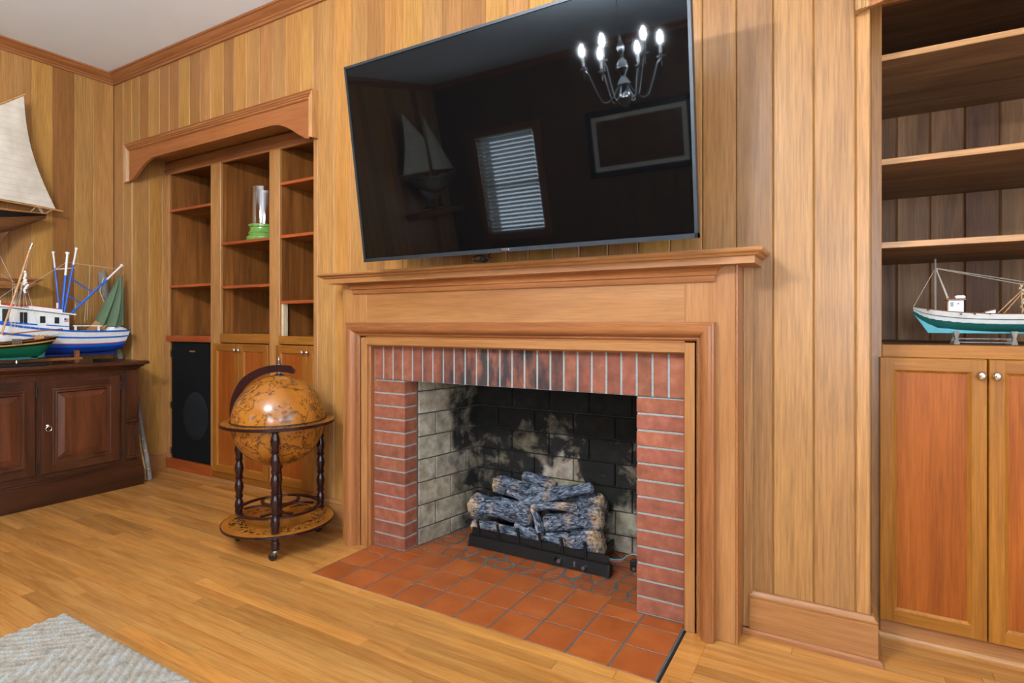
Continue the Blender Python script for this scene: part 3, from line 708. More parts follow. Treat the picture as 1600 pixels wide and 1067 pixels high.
# loudspeaker in its bay
spk = thing('loudspeaker', 'tall black cloth fronted loudspeaker set into the bookcase bay', 'loudspeaker', (-2.27, .5, .096))
MB().box(-2.548, -1.992, BY + .03, .78, .096, 1.036).obj('cabinet', 'plast', spk, True)
m = MB().bbox(-2.549, -1.99, BY + .008, BY + .03, .10, 1.034, .004); m.obj('grille', 'cloth', spk, True)
cz_, cx_ = .46, -2.22
m = MB(); n = 36
rings = []
for rr_, dy in ((.190, .0), (.186, -.003), (.10, -.0035), (.002, -.004)): rings.append([(cx_ + rr_ * .86 * math.cos(2 * math.pi * k / n), BY + .0082 + dy, cz_ + rr_ * math.sin(2 * math.pi * k / n)) for k in range(n)])
m.loft(rings); m.obj('cone_bulge', 'cone', spk, True, smooth=True)
MB().bbox(-2.30, -2.225, BY + .004, BY + .009, .962, .974, .001).obj('badge', 'mwood', spk, True)
m = MB()
for z in (.13, .5, .92): m.box(-2.566, -2.552, BY + .002, BY + .008, z, z + .05)
m.obj('clip', 'steel', spk, True)

BR = thing('built_in_bookcase', 'recessed bookcase with panelled back and deep shelves holding the teal boat', 'bookcase', (2.9, .3, 0))
RY, RD = .30, 1.05
def rp(m, name, mat, tint=None, o=None, smooth=False): return m.obj(name, mat, BR, True, smooth, o, tint)
rp(MB().bbox(2.281, 2.317, RY, RY + .02, 0, 2.44, .002), 'stile', 'panZ', (.78, .68, .58), (2.3, RY, 1.2))
rp(MB().bbox(2.953, 2.997, RY, RY + .02, 0, 2.44, .002), 'stile', 'panZ', (.9, .8, .7), (2.97, RY, 1.2))
rp(MB().bbox(3.575, 3.618, RY, RY + .02, 0, 2.44, .002), 'stile', 'panZ', (.9, .8, .7), (3.6, RY, 1.2))
rp(MB().box(2.276, 2.281 + .012, RY + .02, RD, 0, 2.46), 'side_panel', 'walZ', o=(2.28, .6, 1.2)); rp(MB().box(3.60, 3.618, RY + .02, RD, 0, 2.46), 'side_panel', 'walZ', o=(3.6, .6, 1.2))
rp(MB().box(2.28, 3.618, RD + .015, RD + .03, 0, 2.46), 'back_panel', 'walZ', o=(2.9, RD, 1.2))
sm = [2.285] + [px(q, 300, 1, RD).x for q in (1401, 1453, 1507, 1563)]
while sm[-1] < 3.5: sm.append(sm[-1] + .125)
sm.append(3.618)
bt_ = [(.72, .62, .52), (1.06, .98, .92), (.98, .87, .78), (.62, .5, .46), (.98, .9, .76)]
for i, (a, b) in enumerate(zip(sm[:-1], sm[1:])): vboard(a, b, 1.09, 2.45, RD, BR, bt_[i % 5], 'walZ', .016, .006)
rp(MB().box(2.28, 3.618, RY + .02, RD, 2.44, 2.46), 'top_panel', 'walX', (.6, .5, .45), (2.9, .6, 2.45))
rp(MB().bbox(2.317, 3.575, RY - .004, RY + .02, 2.40, 2.47, .002), 'top_rail', 'casX', None, (2.9, RY, 2.4))
for z in (2.209, 1.812, 1.495): shelf(2.293, 3.60, z, RY + .002, RD, .022, BR, 'walX', 'panX', (1.02, .94, .88))
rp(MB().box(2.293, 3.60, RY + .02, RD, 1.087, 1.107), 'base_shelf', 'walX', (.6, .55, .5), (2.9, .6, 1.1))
rp(MB().bbox(2.317, 3.575, RY - .001, RY + .02, 1.06, 1.1075, .002), 'rail', 'doorX', (1.08, 1.06, 1.0), (2.9, RY, 1.08))
rp(MB().bbox(2.31, 3.60, RY - .006, RY + .02, .014, .075, .002), 'base_rail', 'manX', (.95, .9, .82), (2.9, RY, .04))
rp(MB().prism([(RY - .006, 0), (RY - .020, 0), (RY - .020, .008), (RY - .014, .018), (RY - .006, .021)], 'X', 2.30, 3.60), 'shoe_moulding', 'panX', (1, .9, .82), smooth=30)
rp(MB().box(2.276, 2.281, RY - .012, RY, .2, 2.3), 'edge_strip', 'panZ', (.5, .42, .3))
rp(MB().box(2.2755, 2.2795, RY - .015, RY - .011, 1.27, 1.42), 'hinge', 'steel')
for k, sd in enumerate((1, -1, 1, -1)):
    a = 2.309 + .3225 * k; v = (1.0, 1.06, .98, 1.02)[k]
    door(BR, a, a + .319, .068, 1.060, RY - .022, sd, .046, (v, v, v * .96), .021, 1.003)
val2 = thing('alcove_valance', 'matching scalloped valance above the bookcase alcove that holds the teal boat', 'valance', (2.9, .06, 2.3))
valance(val2, 2.228, 3.665)

# ================================================================== sideboard console (local x runs along the left wall, local y into it)
CF, CEND, CLEN = -2.335, -.03, 2.2
con = thing('sideboard_console', 'long dark brown wooden sideboard under the model ships', 'sideboard', (CF, CEND, 0), R(90))
DEP = CF - XL - .025
def cp_(m, name, mat, tint=None, o=None, par=con, smooth=False): return m.obj(name, mat, par, False, smooth, o, tint)
def usw(m, prof, x0, x1): return m.loft([[(x0 - d, DEP, z) for d, z in prof], [(x0 - d, -d, z) for d, z in prof], [(x1 + d, -d, z) for d, z in prof], [(x1 + d, DEP, z) for d, z in prof]])
cp_(usw(MB(), [(-.05, 0), (.034, 0), (.034, .128), (.030, .134), (.024, .137), (.024, .146), (.016, .150), (.014, .158), (.006, .164), (.004, .18), (-.05, .18)], -CLEN, 0), 'plinth', 'conX', (.72, .66, .62), smooth=30)
cp_(MB().box(-CLEN, 0, 0.004, DEP, .17, .86), 'carcass', 'conZ')
cp_(usw(MB(), [(-.05, .845), (.004, .845), (.008, .853), (.016, .858), (.019, .868), (.034, .874), (.040, .882), (.042, .886), (.060, .890), (.062, .897), (.060, .908), (.056, .9125), (-.05, .9125)], -CLEN, 0), 'top', 'conX', (1.1, 1.0, .95), smooth=30)
nd = 4; pil = .085; gap = .034
dw = (CLEN - pil * 2 - gap * (nd - 1) - .06) / nd
def cdoor(a, b, z0, z1, ringside):
    fw = .075; y = -.016
    def rc(t, yy): return [(a + t, yy, z0 + t), (b - t, yy, z0 + t), (b - t, yy, z1 - t), (a + t, yy, z1 - t)]
    d = cp_(MB().loft([rc(fw, .006), rc(0, .006), rc(0, y + .003), rc(.003, y), rc(fw, y), rc(fw, .006)], True, False), 'door', 'conZ', (1.05, 1, 1))
    for q0, q1 in ((z0, z0 + fw), (z1 - fw, z1)): cp_(MB().bbox(a + fw, b - fw, y - .0004, .006, q0 + .003 * (q0 == z0), q1 - .003 * (q0 != z0), .0003), 'rail', 'conX', None, None, d)
    i0, i1, j0, j1 = a + fw, b - fw, z0 + fw, z1 - fw
    def ring_(t, yy): return [(i0 + t, yy, j0 + t), (i1 - t, yy, j0 + t), (i1 - t, yy, j1 - t), (i0 + t, yy, j1 - t)]
    cp_(MB().loft([ring_(-.022, y), ring_(-.020, y - .007), ring_(-.010, y - .009), ring_(-.004, y - .003), ring_(.006, y - .005), ring_(.012, y + .006), ring_(.014, y + .014)], True, False), 'panel_moulding', 'conZ', (1.25, 1.2, 1.2), None, d, 25)
    cp_(MB().loft([ring_(.012, y + .014), ring_(.05, y + .004), ring_(.052, y + .003)]), 'panel', 'conZ', (1.8, 1.6, 1.4), None, d)
    kx = a + .032 if ringside < 0 else b - .032; kz = (z0 + z1) / 2 - .005
    m = MB().lathe([(.0001, 0), (.011, 0), (.011, .003), (.004, .006), (.005, .014), (.0001, .016)], 12); m.v = [(kx + p, y - r_, kz + .012 + q) for p, q, r_ in m.v]
    m.tube([(kx + .016 * math.sin(t), y - .014, kz - .006 + .016 * math.cos(t)) for t in [2 * math.pi * k / 20 for k in range(21)]], .0024, 6)
    cp_(m, 'ring_pull', 'chrome', None, None, d, True)
x1 = -pil - .03
for k in range(nd):
    cdoor(x1 - dw, x1, .205, .815, -1)
    m = MB()
    for zz in (.26, .74): m.tube([(x1 + .004, -.017, zz - .03), (x1 + .004, -.017, zz + .03)], .004, 6)
    cp_(m, 'hinge', 'blk'); x1 -= dw + gap
for xa in (-pil, -CLEN):                                           # corbelled pilasters at the ends
    pr = [(0, .20), (-.016, .20), (-.016, .46), (-.024, .47), (-.024, .484), (-.012, .49), (-.016, .51), (-.030, .56), (-.036, .62), (-.034, .72), (-.030, .80), (-.030, .845), (0, .845)]
    cp_(MB().prism([(y, z) for y, z in pr], 'X', xa + .006, xa + pil), 'corbel', 'conZ', (1.05, 1, 1), smooth=25)
    m = MB()
    for k in range(5): m.box(xa + .024 + k * .010, xa + .030 + k * .010, -.0205, -.015, .225, .445)
    m.box(xa + .016, xa + .020, -.022, -.015, .215, .455); m.box(xa + .076, xa + .080, -.022, -.015, .215, .455); m.box(xa + .016, xa + .08, -.022, -.015, .455, .459); m.box(xa + .016, xa + .08, -.022, -.015, .211, .215)
    cp_(m, 'reeding', 'conZ', (1.2, 1.2, 1.25))

# ================================================================== globe bar
GX, GY = -.449, -.253
gb = thing('globe_bar_cart', 'antique style globe drinks cart on turned legs beside the fireplace', 'globe bar', (GX, GY, 0))
def gp_(m, name, mat, smooth=True, par=gb): return m.obj(name, mat, par, False, smooth)
LR = .245
legp = [(.012, .055), (.017, .06), (.019, .085), (.016, .105), (.020, .118), (.020, .14)]
def turned(z0, z1, n):
    out = []; H = (z1 - z0) / n
    for k in range(n):
        b = z0 + H * k
        for u, r in ((0, .0165), (.03, .0205), (.06, .0205), (.09, .0165), (.2, .0175), (.5, .0235), (.72, .020), (.86, .0150), (.91, .0150), (.94, .0195), (.975, .0195), (1, .0165)): out.append((r, b + H * u))
    return out
prof = [(.013, .052), (.019, .056), (.021, .085), (.017, .10), (.022, .112)] + turned(.137, .648, 5)
for k in range(3):
    a = R(-41.8 + 120 * k); c = (LR * math.cos(a), LR * math.sin(a), 0)
    lg = gp_(MB().lathe(prof, 18, c), 'leg', 'mah', 30)
    m = MB().lathe([(.006, .034), (.016, .038), (.018, .050), (.015, .056), (.004, .057)], 14, c)
    ca = R(200 + 50 * k); off = Vector((math.cos(ca), math.sin(ca), 0)) * .012
    m.box(c[0] + off.x - .012, c[0] + off.x + .012, c[1] + off.y - .012, c[1] + off.y + .012, .030, .042)
    ct = gp_(m, 'caster', 'steel', 30)
    wl = MB().lathe([(.001, -.009), (.017, -.009), (.021, -.006), (.021, .006), (.017, .009), (.001, .009)], 18)
    dv = Vector((-math.sin(ca), math.cos(ca), 0)); ev = Vector((math.cos(ca), math.sin(ca), 0))
    wl.v = [tuple(Vector((c[0], c[1], .0212)) + off * 1.2 + dv * q[2] + ev * q[0] + Vector((0, 0, q[1]))) for q in wl.v]
    gp_(wl, 'wheel', 'plast', 30, ct)
gp_(MB().lathe([(.012, .137), (.018, .15), (.014, .2), (.019, .26), (.012, .3), (.018, .35), (.014, .40), (.026, .43), (.03, .44)], 16), 'centre_post', 'mah', 30)
gp_(MB().lathe([(.001, .1215), (.280, .1215), (.2845, .125), (.2845, .133), (.280, .1365), (.001, .1365)], 64), 'lower_shelf', 'gdisc', 30)
gp_(MB().lathe([(.2825, .1222), (.2865, .124), (.2865, .134), (.2825, .1358)], 64, cap=False), 'shelf_edge', 'mah', 30)
# bottle ring above the lower shelf
n = 40; m = MB(); RB = .165; c0 = (-.035, .05)
def torus(m, cx, cy, z, r, t, hgt, n=44, a0=0, a1=2 * math.pi):
    rings = []
    for k in range(n + 1):
        a = a0 + (a1 - a0) * k / n; ca, sa = math.cos(a), math.sin(a)
        rings.append([(cx + (r - t) * ca, cy + (r - t) * sa, z), (cx + (r + t) * ca, cy + (r + t) * sa, z), (cx + (r + t) * ca, cy + (r + t) * sa, z + hgt), (cx + (r - t) * ca, cy + (r - t) * sa, z + hgt)])
    return m.loft(rings)
torus(m, .0, .0, .196, .205, .010, .010)
for a in range(3):
    q = R(18.2 + 120 * a); torus(m, .12 * math.cos(q), .12 * math.sin(q), .197, .095, .009, .008, 24, q + R(75), q + R(285))
gp_(m, 'bottle_ring', 'mah', 30)
for a in range(3):
    q = R(-41.8 + 120 * a); gp_(MB().tube([(.2 * math.cos(q), .2 * math.sin(q), .201), (.24 * math.cos(q), .24 * math.sin(q), .201)], .006, 8), 'ring_bracket', 'mah')
ring = gp_(MB().lathe([(.243, .652), (.288, .652), (.288, .668), (.243, .668), (.243, .652)], 72, cap=False), 'horizon_ring', 'gring', 30)
gp_(MB().lathe([(.286, .6505), (.2905, .652), (.2905, .666), (.286, .6685)], 72, cap=False), 'ring_edge', 'mah', 30)
SR, SZ = .238, .662
gp_(MB().lathe([(max(.001, SR * math.sin(t)), SZ + .009 + SR * math.cos(t)) for t in [R(90 * k / 20) for k in range(20, -1, -1)]], 64), 'globe_lid', 'globe')
gp_(MB().lathe([(max(.001, SR * math.sin(t)), SZ + SR * math.cos(t)) for t in [R(180 - 90 * k / 20) for k in range(21)]], 64), 'globe_bowl', 'globe')
m = MB().lathe([(.2385, .668), (.2425, .668), (.2425, .675), (.2385, .675)], 96, cap=False); gp_(m, 'rim_band', 'blackp', 30)
m = MB()
for k in range(120):
    a = 2 * math.pi * k / 120
    m.box(.2428 * math.cos(a) - .0016, .2428 * math.cos(a) + .0016, .2428 * math.sin(a) - .0016, .2428 * math.sin(a) + .0016, .669, .6745)
gp_(m, 'rim_beads', 'brass', False)['kind'] = 'stuff'
ld = Vector((-math.cos(YAW), -math.sin(YAW), 0)); pn = Vector((-math.sin(YAW), math.cos(YAW), 0)); m = MB(); rings = []
for k in range(33):
    t = k / 32; a = R(180 - 108 * t); ri = .250 + .012 * t; ro = .258 + .040 * min(1, t * 2.2)
    if t > .94: ro -= (t - .94) * .25
    q = lambda r, w_: tuple((-ld) * (r * math.cos(a)) + Vector((0, 0, SZ + .004 + r * math.sin(a))) + pn * w_)
    rings.append([q(ri, -.011), q(ro, -.011), q(ro, .011), q(ri, .011)])
gp_(m.loft(rings), 'meridian_arm', 'mah', 30)
gp_(MB().lathe([(.02, .905), (.028, .909), (.016, .914), (.007, .918), (.007, .962), (.012, .965), (.012, .968), (.006, .971), (.010, .976), (.010, .980), (.005, .984), (.008, .990), (.006, .996), (.002, 1.004), (.0005, 1.01)], 14), 'finial', 'steel', 40)

# ================================================================== rug
RX0, RX1, RY0, RY1 = -.555, 2.5, -4.25, -1.192
m = MB(); m.att = []; nx, ny = 330, 330; tr = [[0] * (ny + 1) for _ in range(nx + 1)]
for i in range(nx + 1):
    for j in range(ny + 1):
        u = i / nx; v = j / ny; x = RX0 + (RX1 - RX0) * u; yv = RY1 - (RY1 - RY0) * v
        a, b = x * 4.2, yv * 4.2; fx = abs((a % 2) - 1); fy = abs((b % 2) - 1)
        s = math.sin((fx + fy) * 34) if (int(a // 2) + int(b // 2)) % 2 else math.sin((fx - fy) * 34)
        e = .003 * math.sin(i * 1.7) if j in (0, ny) else 0; e2 = .003 * math.sin(j * 1.9) if i in (0, nx) else 0
        m.att.append(.5 - .5 * s); m.v.append((x + e2, yv + e, (.0085 + .003 * s) if 0 < i < nx and 0 < j < ny else .002))
for i in range(nx):
    for j in range(ny): k = i * (ny + 1) + j; m.f.append((k, k + ny + 1, k + ny + 2, k + 1))
tag(m.obj('area_rug', 'rug', None, True, 60, (RX0, RY1, .002)), 'pale grey and beige woven rug lying on the oak floor', 'rug')

# ================================================================== model ships
def hull_pt(st, v):
    x, zk, zd, b, p, rake = st
    return (x + rake * (v - 1), b * (v ** p), zk + (zd - zk) * v)
def hull_band(m, stations, v0, v1, off=0., n=5, transom=True):
    for sgn in (-1, 1):
        rings = []
        for st in stations:
            rings.append([(lambda q: (q[0], sgn * (q[1] + off), q[2]))(hull_pt(st, v0 + (v1 - v0) * k / n)) for k in range(n + 1)])
        m.loft(rings, False, False)
    if transom:
        for st in (stations[-1], stations[0]):
            L = [hull_pt(st, v0 + (v1 - v0) * k / n) for k in range(n + 1)]
            m.loft([[(q[0], -q[1] - off, q[2]) for q in L], [(q[0], q[1] + off, q[2]) for q in L]], False, False)
    return m
def deck(m, stations, v, inset=0.):
    return m.loft([[(lambda q: (q[0], -q[1] + inset, q[2]))(hull_pt(s_, v)), (lambda q: (q[0], q[1] - inset, q[2]))(hull_pt(s_, v))] for s_ in stations], False, False)
def lerp_st(a, n=4):
    out = []
    for i in range(len(a) - 1):
        p0, p1, p2, p3 = a[max(i - 1, 0)], a[i], a[i + 1], a[min(i + 2, len(a) - 1)]
        for k in range(n):
            t = k / n; out.append(tuple(.5 * ((2 * p1[j]) + (-p0[j] + p2[j]) * t + (2 * p0[j] - 5 * p1[j] + 4 * p2[j] - p3[j]) * t * t + (-p0[j] + 3 * p1[j] - 3 * p2[j] + p3[j]) * t ** 3) for j in range(6)))
    return out + [tuple(a[-1])]
def pl(par, m, name, mat, smooth=False): return m.obj(name, mat, par, False, smooth)
CT = .9125
# ---- shrimp trawler: local x = world y, local y = -world x, origin at stand
TX = -2.60
tw = thing('model_trawler', 'blue and white model shrimp trawler with a draped green net', 'model ship', (TX, 0, CT), R(90))
def TL(a, b, lx=TX):                      # pixel on the plane world x = lx -> trawler local
    q = px(a, b, 0, lx); return Vector((q.y, TX - lx, q.z - CT))
st = lerp_st([(.012, .080, .226, .098, .22, .045), (-.10, .062, .222, .112, .3, .0), (-.30, .055, .222, .118, .38, 0), (-.52, .055, .238, .116, .42, 0), (-.72, .057, .268, .10, .5, 0), (-.90, .07, .315, .06, .75, 0), (-1.02, .10, .36, .004, 1.0, 0)])
pl(tw, hull_band(MB(), st, 0, .30), 'bottom', 'navy', 40); pl(tw, hull_band(MB(), st, .30, .42), 'boot_top', 'blue', 40)
pl(tw, hull_band(MB(), st, .42, .46, .0008), 'waterline_stripe', 'redp', 40); pl(tw, hull_band(MB(), st, .46, .98), 'topsides', 'white', 40)
pl(tw, hull_band(MB(), st, .68, .745, .003), 'rub_rail', 'blue', 40); pl(tw, hull_band(MB(), st, .95, 1.02, .004), 'cap_rail', 'blue', 40)
pl(tw, deck(MB(), st, .86, .002), 'deck', 'white')
pl(tw, MB().box(-.86, -.05, -.006, .006, .045, .12), 'keel', 'navy')
m = MB()
for xx in (-.33, -.72): m.box(xx - .012, xx + .012, -.06, .06, .0, .026); m.box(xx - .012, xx + .012, -.085, -.06, 0, .085); m.box(xx - .012, xx + .012, .06, .085, 0, .085)
m.box(-.78, -.30, -.088, -.072, .018, .036); m.box(-.78, -.30, .072, .088, .018, .036); pl(tw, m, 'cradle', 'mwood')
# deckhouse
def prism_y(m, outline, y0, y1): return m.prism(outline, 'Y', y0, y1)
pl(tw, prism_y(MB(), [(-.375, .20), (-.375, .335), (-.70, .375), (-.70, .235)], -.07, .07), 'deckhouse', 'white')
pl(tw, prism_y(MB(), [(-.34, .334), (-.34, .342), (-.80, .402), (-.80, .393)], -.09, .09), 'roof', 'white')
pl(tw, prism_y(MB(), [(-.41, .342), (-.41, .372), (-.60, .395), (-.60, .365)], -.055, .055), 'roof_box', 'white')
pl(tw, prism_y(MB(), [(-.415, .372), (-.415, .378), (-.61, .402), (-.61, .394)], -.05, .05), 'roof_hatch', 'redp')
pl(tw, prism_y(MB(), [(-.66, .384), (-.66, .40), (-.72, .408), (-.72, .392)], -.05, .05), 'hatch', 'redp')
pl(tw, prism_y(MB(), [(-.70, .23), (-.70, .385), (-.86, .40), (-.89, .25)], -.06, .06), 'pilothouse', 'white')
m = MB()
for a, b, z0, z1 in ((-.462, -.435, .275, .318), (-.545, -.515, .278, .325), (-.655, -.615, .275, .35), (-.745, -.715, .29, .37), (-.80, -.77, .295, .375)): m.box(a, b, -.0725, .0725, z0, z1)
pl(tw, m, 'window', 'pane')
pl(tw, prism_y(MB(), [(-.378, .250), (-.378, .257), (-.51, .268), (-.51, .261)], -.0735, .0735), 'side_stripe', 'blue')
pl(tw, prism_y(MB(), [(-.56, .262), (-.56, .272), (-.89, .305), (-.89, .295)], -.074, .074), 'side_stripe', 'blue')
m = MB()
for k in range(4): m.box(-.405, -.380, -.0728, -.0712, .288 + .006 * k, .291 + .006 * k)
fl = pl(tw, m, 'flag_stripes', 'redp'); pl(tw, MB().box(-.405, -.394, -.0731, -.0712, .300, .312), 'flag_canton', 'navy')
m = MB()
for xx in (-.83, -.79, -.75, -.68): m.tube([(xx, -.04, .39), (xx, -.04, .425)], .007, 8)
pl(tw, m, 'vent_pipe', 'white', True)
pl(tw, MB().tube([(-.418, .0, .37), (-.418, 0, .42)], .006, 8), 'exhaust_stack', 'white', True)
m = MB(); m.box(-.36, -.18, -.094, -.088, .256, .262)
for xx in (-.345, -.20): m.box(xx - .006, xx + .006, -.095, -.086, .21, .26)
pl(tw, m, 'stern_rail', 'white')
# masts and booms
def mast(p0, p1, r, frac):
    p0, p1 = Vector(p0), Vector(p1); q = p0.lerp(p1, frac)
    pl(tw, MB().tube([p0, q], r, 8), 'mast', 'blue', True); pl(tw, MB().tube([q, p1], r * .9, 8).tube([p1 - (p1 - p0).normalized() * .012, p1], r * 1.5, 8), 'mast_tip', 'white', True)
mast(TL(96, 501), TL(105.5, 394), .0085, .66); mast(TL(93, 485, -2.68), TL(83, 393, -2.72), .006, .72); mast(TL(100, 490, -2.54), TL(119.5, 387, -2.50), .006, .74)
mast(TL(99, 501), TL(191, 414), .0075, .72)
m = MB().tube([TL(104, 430), TL(143, 456)], .0045, 6); m.tube([TL(101, 458), TL(126, 473)], .0045, 6); pl(tw, m, 'brace', 'blue')
pl(tw, MB().tube([TL(88, 420.5, -2.70), TL(117, 418.5, -2.52)], .003, 6), 'spreader', 'white')
m = MB()
for a, b in (((106, 410), (182, 420)), ((105, 409), (43, 447)), ((95, 421), (106, 421)), ((141, 415), (136, 500)), ((135, 468), (132, 503)), ((118, 474), (116, 500))): m.tube([TL(*a), TL(*b)], .0012, 4)
pl(tw, m, 'rigging', 'rope')
# net hung from the boom
m = MB(); NR = 22; rings = []
top = TL(187, 432)
for k in range(NR + 1):
    t = k / NR; row = []
    L_ = TL(187.5, 429).lerp(TL(146, 506), t ** .9); L_.x -= 0; R_ = TL(190, 430).lerp(TL(188, 508), t)
    R_.x += .012 * math.sin(math.pi * t)
    for i in range(25):
        u = i / 24; p = L_.lerp(R_, u); fold = math.sin(u * 13 + t * 2.4) * .013 * t + math.sin(u * 29 + t * 5) * .005 * t
        p.y = -.055 * t + fold + .004; p.z -= .010 * math.sin(math.pi * u) * t; row.append(tuple(p))
    back = [(a, b + .012 + .04 * t, c) for a, b, c in row[::-1]]
    rings.append(row + back)
pl(tw, m.loft(rings), 'net', 'net', 50)
m = MB().sphere((-.055, -.0, .225), .085, 16, 8, .3); m.v = [(a, b * 1.05, c + .008 * math.sin(a * 90 + b * 60)) for a, b, c in m.v]; pl(tw, m, 'bundled_net', 'white', True)
m = MB()
for k in range(2):
    o_ = [(-.25 + .012 * k, .235), (-.20 + .05 * k, .295 - .02 * k), (-.13 + .03 * k, .26), (-.155 + .03 * k, .215)]; m.prism(o_, 'Y', -.05 + .05 * k, -.042 + .05 * k)
m.box(-.26, -.13, -.05, .05, .215, .228); pl(tw, m, 'trawl_door', 'tanw')
# ---- green sailing ship, nearer the console edge
SX = -2.42
gs = thing('model_sailing_ship', 'green and black model sailing ship with bare raked mast on the sideboard', 'model ship', (SX, -.8, CT), R(90))
def GL(a, b, lx=SX):
    q = px(a, b, 0, lx); return Vector((q.y + .8, SX - lx, q.z - CT))
st = lerp_st([(.300, .055, .188, .040, .9, .085), (.25, .053, .182, .066, .85, .045), (.17, .052, .170, .078, .7, 0.01), (.0, .052, .152, .085, .62, 0), (-.2, .052, .150, .084, .62, 0), (-.36, .055, .165, .06, .8, 0), (-.46, .07, .19, .003, 1, 0)])
pl(gs, hull_band(MB(), st, 0, .66), 'bottom', 'green', 40); pl(gs, hull_band(MB(), st, .66, .78, .0004), 'topsides', 'blackp', 40)
pl(gs, hull_band(MB(), st, .78, .86, .0012), 'gold_stripe', 'yel', 40); pl(gs, hull_band(MB(), st, .86, .99), 'bulwark', 'blackp', 40)
pl(gs, hull_band(MB(), st, .97, 1.02, .003), 'cap_rail', 'mwood', 40); pl(gs, deck(MB(), st, .90, .001), 'deck', 'tanw')
pl(gs, MB().prism([(.235, .05), (.25, .135), (.235, .14), (.16, .05)], 'Y', -.006, .006).box(-.36, .2, -.006, .006, .042, .065), 'keel', 'dgreen')
m = MB().bbox(-.42, .235, -.07, .07, 0, .017, .003); pl(gs, m, 'base', 'blackp')
m = MB()
for xx in (.09, -.25): m.lathe([(.012, .017), (.006, .022), (.005, .035), (.009, .04), (.004, .046), (.004, .056)], 10, (xx, 0, 0))
pl(gs, m, 'pedestal', 'chrome', True)
pl(gs, MB().tube([GL(2, 523), GL(47, 389)], .0062, 8), 'mast', 'tanw', True); pl(gs, MB().tube([GL(47, 389), GL(50.5, 380)], .0066, 8), 'mast_cap', 'steel', True)
pl(gs, MB().tube([GL(5, 523), GL(60, 517), GL(98, 514)], .004, 8), 'boom', 'mwood', True)
pl(gs, MB().tube([(-.25, 0, .14), (-.22, 0, .95)], .006, 8), 'mast', 'tanw', True)
m = MB()
for k in range(16):
    a = rnd.uniform(0, 6.28); c = GL(38.5 + rnd.uniform(-2, 2.5), 425 + k * 2.1); m.sphere((c.x + .003 * math.cos(a), -.012 + .006 * math.sin(a), c.z), .0085, 8, 5)
pl(gs, m, 'furled_sail', 'white', True)
m = MB()
for a, b in (((45, 398), (20, 520)), ((36, 440), (12, 520)), ((34, 440), (27, 519)), ((38, 440), (36, 518)), ((38, 452), (48, 516)), ((42, 452), (62, 515)), ((0, 428), (22, 441)), ((22, 441), (33, 441)), ((0, 400), (20, 440)), ((0, 465), (33, 442)), ((20, 442), (18, 520)), ((23, 442), (24, 520)), ((30, 442), (15, 520))): m.tube([GL(*a), GL(*b)], .0009, 4)
pl(gs, m, 'rigging', 'rope'); pl(gs, MB().tube([GL(22, 441.5), GL(37, 439)], .003, 6), 'crosstree', 'blackp')
m = MB()
for a in (60, 66, 72, 50): q = GL(a, 525); m.sphere((q.x, -.01, q.z + .004), .006, 8, 5)
m.box(.19, .23, -.02, .02, .17, .195); pl(gs, m, 'deck_fittings', 'tanw')
m = MB()
for i in range(4):
    q = GL(12 + 4 * i, 530); m.box(q.x - .006, q.x + .004, -.088, -.083, q.z - .03, q.z + .004)
pl(gs, m, 'chain_plates', 'roped')
